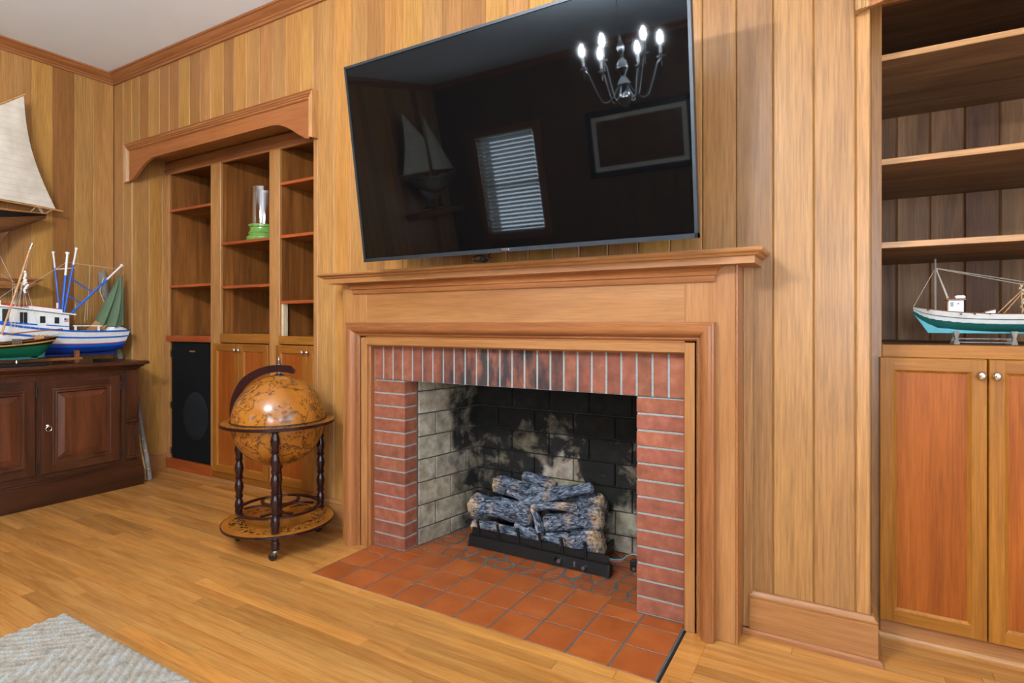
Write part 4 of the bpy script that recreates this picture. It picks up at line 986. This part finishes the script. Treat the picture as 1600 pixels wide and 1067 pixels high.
# ---- gaff yacht on a wall shelf (and a second one farther along the same wall)
def yacht(loc, label, slabel):
    o = thing('model_yacht', label, 'model ship', loc, R(90))
    st = lerp_st([(.0, .135, .165, .018, .6, .0), (-.10, .075, .158, .055, .5, 0), (-.28, -.02, .150, .088, .5, 0), (-.55, -.075, .150, .10, .5, 0), (-.80, -.03, .165, .085, .55, 0), (-1.0, .06, .19, .045, .7, 0), (-1.12, .12, .215, .003, 1, 0)])
    pl(o, hull_band(MB(), st, 0, .68), 'bottom', 'mwoodd', 40); pl(o, hull_band(MB(), st, .68, .97), 'topsides', 'blackp', 40)
    pl(o, hull_band(MB(), st, .95, 1.03, .003), 'cap_rail', 'man' + 'X', 40); pl(o, deck(MB(), st, .99, .0), 'deck', 'tanw')
    pl(o, MB().prism([(-.20, .03), (-.30, -.14), (-.70, -.14), (-.82, -.02)], 'Y', -.008, .008), 'keel', 'mwoodd')
    pl(o, MB().tube([(-.52, 0, .15), (-.52, 0, 1.02)], [.010, .006], 8), 'mast', 'tanw', True)
    pl(o, MB().tube([(.105, 0, .206), (-.50, 0, .232)], .006, 8), 'boom', 'tanw', True); pl(o, MB().tube([(-.115, 0, .985), (-.50, 0, .665)], .005, 8), 'gaff', 'tanw', True)
    N = 26; rings = []
    for i in range(N + 1):
        t = i / N
        pk = Vector((-.50, 0, .655)).lerp(Vector((-.125, 0, .968)), 1); lo = Vector((-.50, 0, .238)); hi = Vector((-.50, 0, .655)); clew = Vector((.06, 0, .215))
        a = lo.lerp(hi, t); b = clew.lerp(pk, t); b.x -= .045 * math.sin(math.pi * t) ** 1.0
        row = []
        for k in range(N + 1):
            u = k / N; p = a.lerp(b, u); p.y = -.035 * math.sin(math.pi * u) * math.sin(math.pi * min(1, t + .1)) + .004 * math.sin(26 * u) * max(0, t - .4) ; row.append(tuple(p))
        rings.append(row + [(c[0], c[1] + .0015, c[2]) for c in row[::-1]])
    pl(o, MB().loft(rings), 'mainsail', 'sail', 60)
    rings = []
    for i in range(9):
        t = i / 8; a = Vector((-1.08, 0, .23)).lerp(Vector((-.55, 0, .93)), t); b = Vector((-.58, 0, .24)).lerp(Vector((-.55, 0, .93)), t)
        row = [tuple(a.lerp(b, k / 8) + Vector((0, -.02 * math.sin(math.pi * k / 8), 0))) for k in range(9)]; rings.append(row + [(c[0], c[1] + .0015, c[2]) for c in row[::-1]])
    pl(o, MB().loft(rings), 'jib', 'sail', 60)
    m = MB()
    for a, b in (((-.52, 0, 1.0), (-.02, 0, .168)), ((-.06, 0, .205), (-.10, -.02, .16)), ((-.03, 0, .205), (-.01, 0, .165)), ((.04, 0, .206), (-.01, 0, .165)), ((-.52, 0, 1.0), (-1.10, 0, .21))): m.tube([a, b], .0016, 4)
    pl(o, m, 'rigging', 'rope')
    m = MB()
    for xx in (-.32, -.62): m.box(xx - .012, xx + .012, -.07, .07, -.2535, -.235); m.box(xx - .010, xx + .010, -.025, -.010, -.24, -.10); m.box(xx - .010, xx + .010, .010, .025, -.24, -.10)
    pl(o, m, 'cradle', 'blackp')
    q = thing('wall_shelf', slabel, 'wall shelf', (XL, loc[1] - .06, loc[2] - .30), R(90))
    s = MB()
    prf = [(0, -.075), (.0, -.075), (.012, -.062), (.030, -.045), (.036, -.030), (.050, -.022), (.056, -.016), (.056, -.012)]
    L = 1.15
    rings = [[(-L - d, .0, z) for d, z in prf] , [(-L - d, -.17 - d, z) for d, z in prf], [(-.05 + d, -.17 - d, z) for d, z in prf], [(-.05 + d, 0, z) for d, z in prf]]
    pl(q, s.loft([[(a, b, c) for a, b, c in r_] for r_ in rings], False, False), 'bed_moulding', 'man' + 'X', 30)
    pl(q, MB().box(-L, -.05, -.165, 0, -.072, -.012), 'bracket', 'manX'); pl(q, MB().bbox(-L - .065, .015, -.24, 0, -.014, .0, .003), 'shelf_board', 'manX')
    for c in q.children: pass
    return o
ya = yacht((-2.745, -.432, 1.642 + .16), 'model yacht with a cream gaff sail on the shelf above the sideboard', 'moulded wooden wall shelf under the yacht above the sideboard')
yb = yacht((-2.70, -4.25, 1.62 + .16), 'model yacht with cream sails on the far wall shelf mirrored in the television', 'moulded wooden wall shelf under the mirrored yacht')

# ---- teal fishing boat in the right bookcase
FX, FYb, FZ = 2.78, .50, 1.1075
fs = thing('model_fishing_boat', 'white and teal model fishing boat on a low stand in the bookcase', 'model ship', (FX, FYb, FZ))
st = lerp_st([(-.348, .117, .146, .003, 1., .0), (-.30, .072, .136, .036, .75, .0), (-.2, .052, .122, .062, .6, 0), (-.05, .046, .115, .074, .55, 0), (.10, .05, .120, .072, .55, 0), (.24, .075, .134, .055, .6, 0), (.32, .11, .146, .02, .8, 0)])
pl(fs, hull_band(MB(), st, 0, .46), 'bottom', 'dgreen', 40); pl(fs, hull_band(MB(), st, .44, .99), 'topsides', 'white', 40)
pl(fs, hull_band(MB(), st, .66, .70, .0012, transom=False), 'rub_strake', 'mwoodd', 40); pl(fs, hull_band(MB(), st, .97, 1.02, .0015), 'cap_rail', 'mwood', 40); pl(fs, deck(MB(), st, .88, .001), 'deck', 'tanw')
pl(fs, MB().prism([(-.345, .115), (-.325, .095), (-.27, .062), (-.1, .048), (.1, .05), (.3, .09), (.31, .042), (-.30, .042)], 'Y', -.006, .006), 'keel', 'teal')
m = MB()
for xx in (-.215, -.045):
    m.box(xx - .008, xx + .008, -.05, .05, 0, .010)
    for yy in (-.042, .042): m.prism([(xx - .010, 0), (xx + .010, 0), (xx + .004, .022), (xx + .010, .05), (xx - .010, .05), (xx - .004, .022)], 'Y', yy - .006, yy + .006)
for yy in (-.042, .042):
    for zz in (.007, .021): m.tube([(-.215, yy, zz), (-.045, yy, zz)], .0018, 6)
pl(fs, m, 'stand', 'drift')
cabx0, cabx1 = -.238, -.190
pl(fs, MB().bbox(cabx0, cabx1, -.022, .022, .105, .170, .002), 'wheelhouse', 'white'); pl(fs, MB().bbox(cabx0 - .006, cabx1 + .006, -.028, .028, .169, .175, .001), 'roof', 'mwood')
pl(fs, MB().bbox(cabx0 + .022, cabx1 + .006, -.018, .018, .175, .188, .004), 'life_raft', 'white')
m = MB().box(cabx0 + .006, cabx0 + .016, -.0235, .0235, .145, .162); m.box(cabx0 + .028, cabx0 + .034, -.0235, .0235, .153, .159); m.box(cabx0 - .001, cabx0 + .001, -.014, .014, .145, .162); pl(fs, m, 'window', 'pane')
pl(fs, MB().box(cabx0 - .004, cabx0 - .001, -.022, .022, .11, .165), 'door_frame', 'mwood')
pl(fs, MB().tube([(-.276, 0, .12), (-.277, 0, .334)], .0036, 8), 'mast', 'drift', True)
m = MB()
for a, b in (((-.277, 0, .295), (-.348, 0, .146)), ((-.275, -.01, .295), (-.235, -.01, .178)), ((-.275, .01, .295), (-.237, .012, .178)), ((-.275, 0, .298), (.0, 0, .232)), ((-.275, 0, .296), (-.02, 0, .226))): m.tube([a, b], .0009, 4)
m.tube([(-.273, 0, .293), (-.238, 0, .178)], .0022, 6); pl(fs, m, 'rigging', 'rope')
m = MB()
for a, b in (((-.018, -.02, .118), (-.018, 0, .228)), ((.0, .02, .118), (.0, 0, .228)), ((.03, -.03, .118), (.004, 0, .23)), ((.03, .03, .118), (.004, 0, .23)), ((-.085, 0, .118), (-.018, 0, .2)), ((-.065, .01, .118), (-.01, 0, .2))): m.tube([a, b], .0018, 6)
m.tube([(-.022, 0, .222), (.006, 0, .232)], .003, 6); pl(fs, m, 'gallows', 'tanw')
m = MB()
for k in range(14): m.sphere((-.012 + rnd.uniform(-.008, .012), rnd.uniform(-.008, .008), .218 - k * .007), .0042, 6, 4)
pl(fs, m, 'bundled_rope', 'rope')
pl(fs, MB().prism([(-.125, .108), (-.095, .108), (-.095, .130), (-.125, .122)], 'Y', -.02, .02), 'hatch', 'white'); pl(fs, MB().prism([(-.128, .122), (-.094, .131), (-.094, .134), (-.128, .125)], 'Y', -.022, .022), 'hatch_cover', 'mwood')
m = MB()
for q in (-.305, -.205, -.165, -.12): m.tube([(q, -.08, .115 if q > -.3 else .132), (q, .08, .115 if q > -.3 else .132)], .0028, 8)
pl(fs, m, 'scupper', 'blackp')

# ================================================================== hurricane vase
hv = thing('hurricane_vase', 'clear glass hurricane cylinder on a green glazed ceramic base', 'vase', (-1.545, .45, 1.798))
SCV = .94
pl(hv, MB().lathe([(.001, 0), (.105, 0), (.110, .006), (.110, .024), (.098, .034), (.094, .046), (.100, .056), (.090, .066), (.084, .082), (.085, .094), (.095, .10), (.097, .115), (.088, .120), (.060, .120), (.058, .10), (.001, .10)], 40), 'base', 'pot', 40)
pl(hv, MB().lathe([(.072, .101), (.074, .102), (.074, .395), (.0715, .395), (.0715, .103)], 48, cap=False), 'glass_cylinder', 'cglass', 40)
# ================================================================== driftwood and sticks
b0 = px(188, 561, 2, CT); t0 = px(156, 424, 0, -2.845)
dw_ = thing('driftwood_branch', 'thick weathered grey driftwood branch leaning behind the model trawler', 'driftwood', b0)
b0 = Vector((-2.70, .045, CT)); dw_.location = b0
t0 = px(157, 424, 0, -2.83); b0p = px(187, 562, 0, -2.70); dw_.location = (-2.70, b0p.y, CT); b0 = Vector(dw_.location)
N = 26; pts = []; rad = []
for k in range(N + 1):
    t = k / N; p = b0.lerp(t0, t); p += Vector((.004 * math.sin(t * 9), .006 * math.sin(t * 7 + 1), 0)); pts.append(p - b0)
    r = .020 if t < .08 else .015 + .003 * math.sin(t * 20)
    if t > .70: r = .030 + .004 * math.sin(t * 30)
    rad.append(r)
pl(dw_, MB().tube(pts, rad, 10), 'branch', 'drift', 60); pl(dw_, MB().tube([pts[int(N * .58)], pts[int(N * .72)]], .0125, 10), 'bare_wood', 'tanw', 60)
m = MB().tube([pts[24] + Vector((.03, -.01, 0)), pts[20] + Vector((.05, -.06, 0)), pts[15] + Vector((.05, -.03, 0)), pts[12] + Vector((.05, .03, 0))], .003, 6); pl(dw_, m, 'cord', 'rope', True)
f1 = px(236, 750, 2, 0); 
for (a, b, r0, r1, lab, nm) in (((-2.361, .078, 0), (-2.475, .036, .72), .017, .015, 'grey barked stick propped against the end of the sideboard', 'stick'), ((-2.385, .062, 0), (-2.46, .038, .50), .0075, .006, 'thin split pale stick propped beside the barked stick', 'stick')):
    o = thing(nm, lab, 'stick', a); a = Vector(a); b = Vector(b); pts = []; rad = []
    for k in range(17):
        t = k / 16; p = (b - a) * t + Vector((.004 * math.sin(t * 11), .003 * math.sin(t * 8), 0)); pts.append(p); rad.append((r0 + (r1 - r0) * t) * (1 + .12 * math.sin(t * 40)))
    pts[0].z += .004
    pl(o, MB().tube(pts, rad, 9), 'wood', 'drift' if r0 > .01 else 'tanw', 60)
    m = MB()
    for k in (2, 5, 7, 10): m.sphere(pts[k] + Vector((r0 * .8, -r0 * .6, 0)), r0 * .45, 8, 5)
    pl(o, m, 'knot', 'tanw', True)

# ================================================================== gas log set
gl = thing('gas_log_burner', 'black steel gas burner tray with front prongs inside the firebox', 'gas burner', (.84, .3, 0))
PX0, PX1, PY = .452, 1.246, .235
pl_ = lambda m, n, mat, sm=False: m.obj(n, mat, gl, True, sm)
pl_(MB().prism([(PY, .004), (PY + .006, .004), (PY + .016, .050), (PY + .030, .053), (PY + .034, .092), (PY + .027, .092), (PY + .024, .060), (PY + .010, .056)], 'X', PX0 + .01, PX1 - .01), 'front_panel', 'blk')
for x in (PX0, PX1 - .012): pl_(MB().prism([(PY - .004, 0), (PY + .05, 0), (PY + .05, .04), (PY + .030, .060), (PY + .012, .058)], 'X', x, x + .012), 'end_plate', 'blk')
pl_(MB().box(PX0 + .04, PX1 - .08, PY + .03, PY + .28, .012, .055), 'burner_pan', 'blk')
for k in range(6):
    x = PX0 + .053 + (PX1 - PX0 - .18) * k / 5
    pl_(MB().tube([(x, PY + .024, .055), (x, PY + .022, .10), (x - .004, PY + .018, .138)], .0075, 8), 'prong', 'blk', True)
m = MB()
for k in range(5): m.box(PX0 + .1 + k * .15, PX0 + .112 + k * .15, PY + .05, PY + .29, .058, .072)
pl_(m, 'grate_bars', 'blk')
for q, mt_, r in (((867, 872), 'blk', .011), ((876, 875), 'steel', .010), ((914, 886), 'steel', .009)):
    c = px(q[0], q[1], 1, PY + .004); pl_(MB().tube([c, c + Vector((.0, -.026, .004))], r, 12), 'knob', mt_, 40)
c = px(898, 881, 1, PY + .004); pl_(MB().bbox(c.x - .006, c.x + .006, PY - .004, PY + .012, c.z - .012, c.z + .012, .001), 'switch_plate', 'steel')
wires = MB()
for i, mt_ in enumerate(('teal', 'redp', 'dgreen')):
    a = px(948, 872 + i * 2, 1, .33); b = px(972, 874 + i, 1, .33); c = px(988, 866 - i, 1, .33)
    pl_(MB().tube([a, a.lerp(b, .5) + Vector((0, 0, -.004 - .003 * i)), b, b.lerp(c, .5) + Vector((0, 0, .006)), c, c + Vector((.06, .01, .0))], .0022, 6), 'wire', mt_, True)
ob = thing('control_box', 'small black valve control box on the firebox floor by the wires', 'control box', px(988, 893, 2, 0))
c = px(988, 893, 2, 0); ob.location = c
MB().bbox(c.x - .012, c.x + .07, c.y - .0, c.y + .03, 0, .052, .003).obj('housing', 'plast', ob, True)
m = MB().tube([(c.x + .008, c.y - .002, .014), (c.x + .008, c.y + .001, .014)], .008, 12); m.box(c.x - .002, c.x + .001, c.y - .001, c.y + .001, .036, .040); m.box(c.x + .010, c.x + .013, c.y - .001, c.y + .001, .036, .040); m.obj('terminals', 'steel', ob, True)

def log(a, b, r, label, bend=(0, 0, 0), taper=1., seed=1, tan0=.1, tan1=.1, mid=0.):
    """bark covered ceramic log from point a to point b; local x runs along it"""
    rg = random.Random(seed); a, b = Vector(a), Vector(b); d = b - a; L = d.length
    rot = d.to_track_quat('X', 'Z')
    NS, NA = 44, 30; ph = [rg.uniform(0, 6.28) for _ in range(8)]; m = MB(); rings = []; tans = []
    bd = rot.inverted() @ Vector(bend)
    for i in range(NS + 1):
        t = i / NS; s = .0
        rr_ = r * (1 + (taper - 1) * t) * (1 + .10 * math.sin(t * 7 + ph[0]) + .05 * math.sin(t * 15 + ph[1]))
        e = min(t, 1 - t) * L
        if e < r * .22: rr_ *= .84 + .16 * (e / (r * .22)) ** .5
        c = Vector((t * L, 0, 0)) + bd * math.sin(math.pi * t); row = []
        for k in range(NA):
            an = 2 * math.pi * k / NA
            rid = .055 * math.sin(an * 9 + 2.2 * math.sin(t * L * 38 + ph[2]) + ph[3]) + .05 * math.sin(an * 5 - t * L * 30 + ph[4]) + .07 * math.sin(an * 2 + ph[5] + t * 3) + rg.uniform(-.022, .022)
            q = rr_ * (1 + rid); row.append((c.x, c.y + q * math.cos(an), c.z + q * math.sin(an)))
            tans.append(max(0., min(1., tan0 * max(0, 1 - t * 4) + tan1 * max(0, 1 - (1 - t) * 4) + mid)))
        rings.append(row)
    e0 = [(x - .006, cy_, cz__) for x, cy_, cz__ in [(rings[0][0][0], 0 + sum(p[1] for p in rings[0]) / NA * .85 + p[1] * .15, sum(p[2] for p in rings[0]) / NA * .85 + p[2] * .15) for p in rings[0]]]
    e1 = [(p[0] + .006, sum(q[1] for q in rings[-1]) / NA * .85 + p[1] * .15, sum(q[2] for q in rings[-1]) / NA * .85 + p[2] * .15) for p in rings[-1]]
    m.loft([e0] + rings + [e1]); m.att = [1.] * NA + tans + [1.] * NA
    me = m.obj('ceramic_log', 'log', None, True, 70); me.location = a; me.rotation_mode = 'QUATERNION'; me.rotation_quaternion = rot
    return tag(me, label, 'log', 'ceramic logs on the gas burner')
def LP(a, b, y0, y1=None): return px(a[0], a[1], 1, y0), px(b[0], b[1], 1, y1 if y1 is not None else y0)
log(*LP((776, 757), (858, 772), 0.500, 0.470), .050, 'thick charred log lying at the top back of the gas log stack', (0, 0, .0), .9, 1, 1.2, .2)
log(*LP((818, 744), (868, 760), 0.500, 0.480), .026, 'short grey stub log on top of the thick back log', (0, 0, .008), .9, 2, .2, .5)
log(*LP((858, 785), (944, 790), 0.490, 0.450), .046, 'grey log with a split tan end at the back of the burner', (0, 0, .01), 1.15, 3, .1, .9)
log(*LP((741, 790), (832, 806), 0.380, 0.350), .062, 'fat grey knotted log with a pale sawn end over the burner tray', (0, 0, .012), .85, 4, 1.4, 0)
log(*LP((794, 768), (830, 782), 0.410, 0.380), .022, 'small tan branch stub lying against the fat knotted log', (0, 0, 0), .9, 5, .5, .5, .3)
log(*LP((812, 789), (926, 762), 0.340, 0.410), .028, 'long slender charred log laid diagonally across the top of the stack', (0, 0, .014), 1.05, 6, .3, 0)
log(*LP((856, 818), (941, 808), 0.370, 0.350), .048, 'grey ridged log with tan streaks under the diagonal log', (0, 0, 0), 1.1, 7, .1, .8, .1)
log(*LP((832, 792), (904, 796), 0.320, 0.320), .022, 'pale bowed branch log under the slender diagonal log', (0, 0, .012), .95, 8, .3, .8, .25)
log(*LP((832, 794), (844, 834), 0.315, 0.295), .021, 'pale upright branch log standing against the front prongs', (.008, 0, 0), .9, 9, .9, 0, .3)
log(*LP((740, 820), (842, 846), 0.360, 0.340), .036, 'low grey log with pale flakes resting along the front prongs', (0, 0, .004), .9, 10, .9, .2, .05)
log(*LP((806, 820), (846, 840), 0.325, 0.315), .026, 'short charcoal grey log stub leaning on the front prongs', (0, 0, 0), .95, 11, .4, .1)
log(*LP((845, 836), (905, 850), 0.350, 0.340), .034, 'cracked blue grey log beside the big tan log', (0, 0, 0), 1., 12)
log(*LP((894, 850), (938, 843), 0.335, 0.325), .058, 'big rounded tan and grey log at the end of the prongs', (0, 0, .0), 1.15, 13, .3, .8, .1)

# ================================================================== behind the camera (seen mirrored in the screen)
CHX, CHY = .68, -2.95
ch = thing('chandelier', 'silver chandelier with lit candle bulbs mirrored in the television', 'chandelier', (CHX, CHY, 2.17))
def cl(m, n, mat, sm=True, par=ch): return m.obj(n, mat, par, False, sm)
cl(MB().lathe([(.001, .0), (.02, .012), (.05, .04), (.07, .08), (.05, .12), (.02, .14), (.03, .16), (.06, .18), (.04, .21), (.018, .24), (.03, .27), (.05, .30), (.035, .34), (.014, .37), (.02, .42), (.03, .45), (.012, .50), (.006, .54)], 24), 'body', 'chrome', 40)
cl(MB().tube([(0, 0, .53), (0, 0, ZC - 2.17 - .03)], .006, 8).lathe([(.06, ZC - 2.17), (.055, ZC - 2.17 - .02), (.012, ZC - 2.17 - .04)], 20), 'stem', 'chrome', 40)
for k in range(6):
    a = R(38 + 60 * k); u = Vector((math.cos(a), math.sin(a), 0)); pts = []
    for i in range(17):
        t = i / 16; pts.append(u * (.03 + .27 * t) + Vector((0, 0, .19 - .13 * math.sin(math.pi * min(1, t * 1.15)) + .14 * max(0, t - .55) / .45)))
    arm = cl(MB().tube(pts, .007, 8), 'arm', 'chrome'); e = pts[-1]
    cl(MB().lathe([(.008, -.004), (.035, .004), (.032, .012), (.012, .014), (.012, .03)], 16, e), 'drip_pan', 'chrome', 40, arm); cl(MB().lathe([(.011, .014), (.011, .105)], 12, e), 'candle', 'white', 40, arm)
    cl(MB().lathe([(.008, .105), (.015, .12), (.0175, .135), (.015, .155), (.008, .175), (.002, .19)], 12, e), 'bulb', 'bulb', True, arm)
    m = MB()
    for j in range(5): q = e + Vector((0, 0, -.012 - j * .012)); m.sphere(q, .005, 6, 4)
    cl(m, 'beads', 'chrome', True, arm)
bl = thing('window_blind', 'white slatted blind in the window mirrored in the television', 'blind', (-1.84, YF + .02, 1.0))
sl = None
for k in range(24):
    z = .025 + k * .0550
    if sl is None:
        sl = MB().prism([(-.018, -.020), (.018, .018), (.018, .0205), (-.018, -.0175)], 'X', -.44, .44).obj('slat', 'white', bl, False); sl.location = (0, 0, z)
    else: link('slat', sl.data, bl, False, (0, 0, z))
MB().box(-.445, .445, -.03, .03, 1.335, 1.36).obj('head_rail', 'white', bl, False)
pic = thing('framed_picture', 'dark framed landscape picture with a pale mat mirrored in the television', 'picture', (.02, YF + .002, 1.6))
m = MB()
for a, b, z0, z1 in ((-.66, .66, 0, .07), (-.66, .66, .73, .80), (-.66, -.59, 0, .8), (.59, .66, 0, .8)): m.bbox(a, b, 0, .03, z0, z1, .006)
m.obj('frame', 'blackp', pic, False); MB().box(-.6, .6, 0, .012, .06, .74).obj('mat_board', 'paper', pic, False); MB().box(-.53, .53, .006, .014, .125, .675).obj('print', 'mwoodd', pic, False)
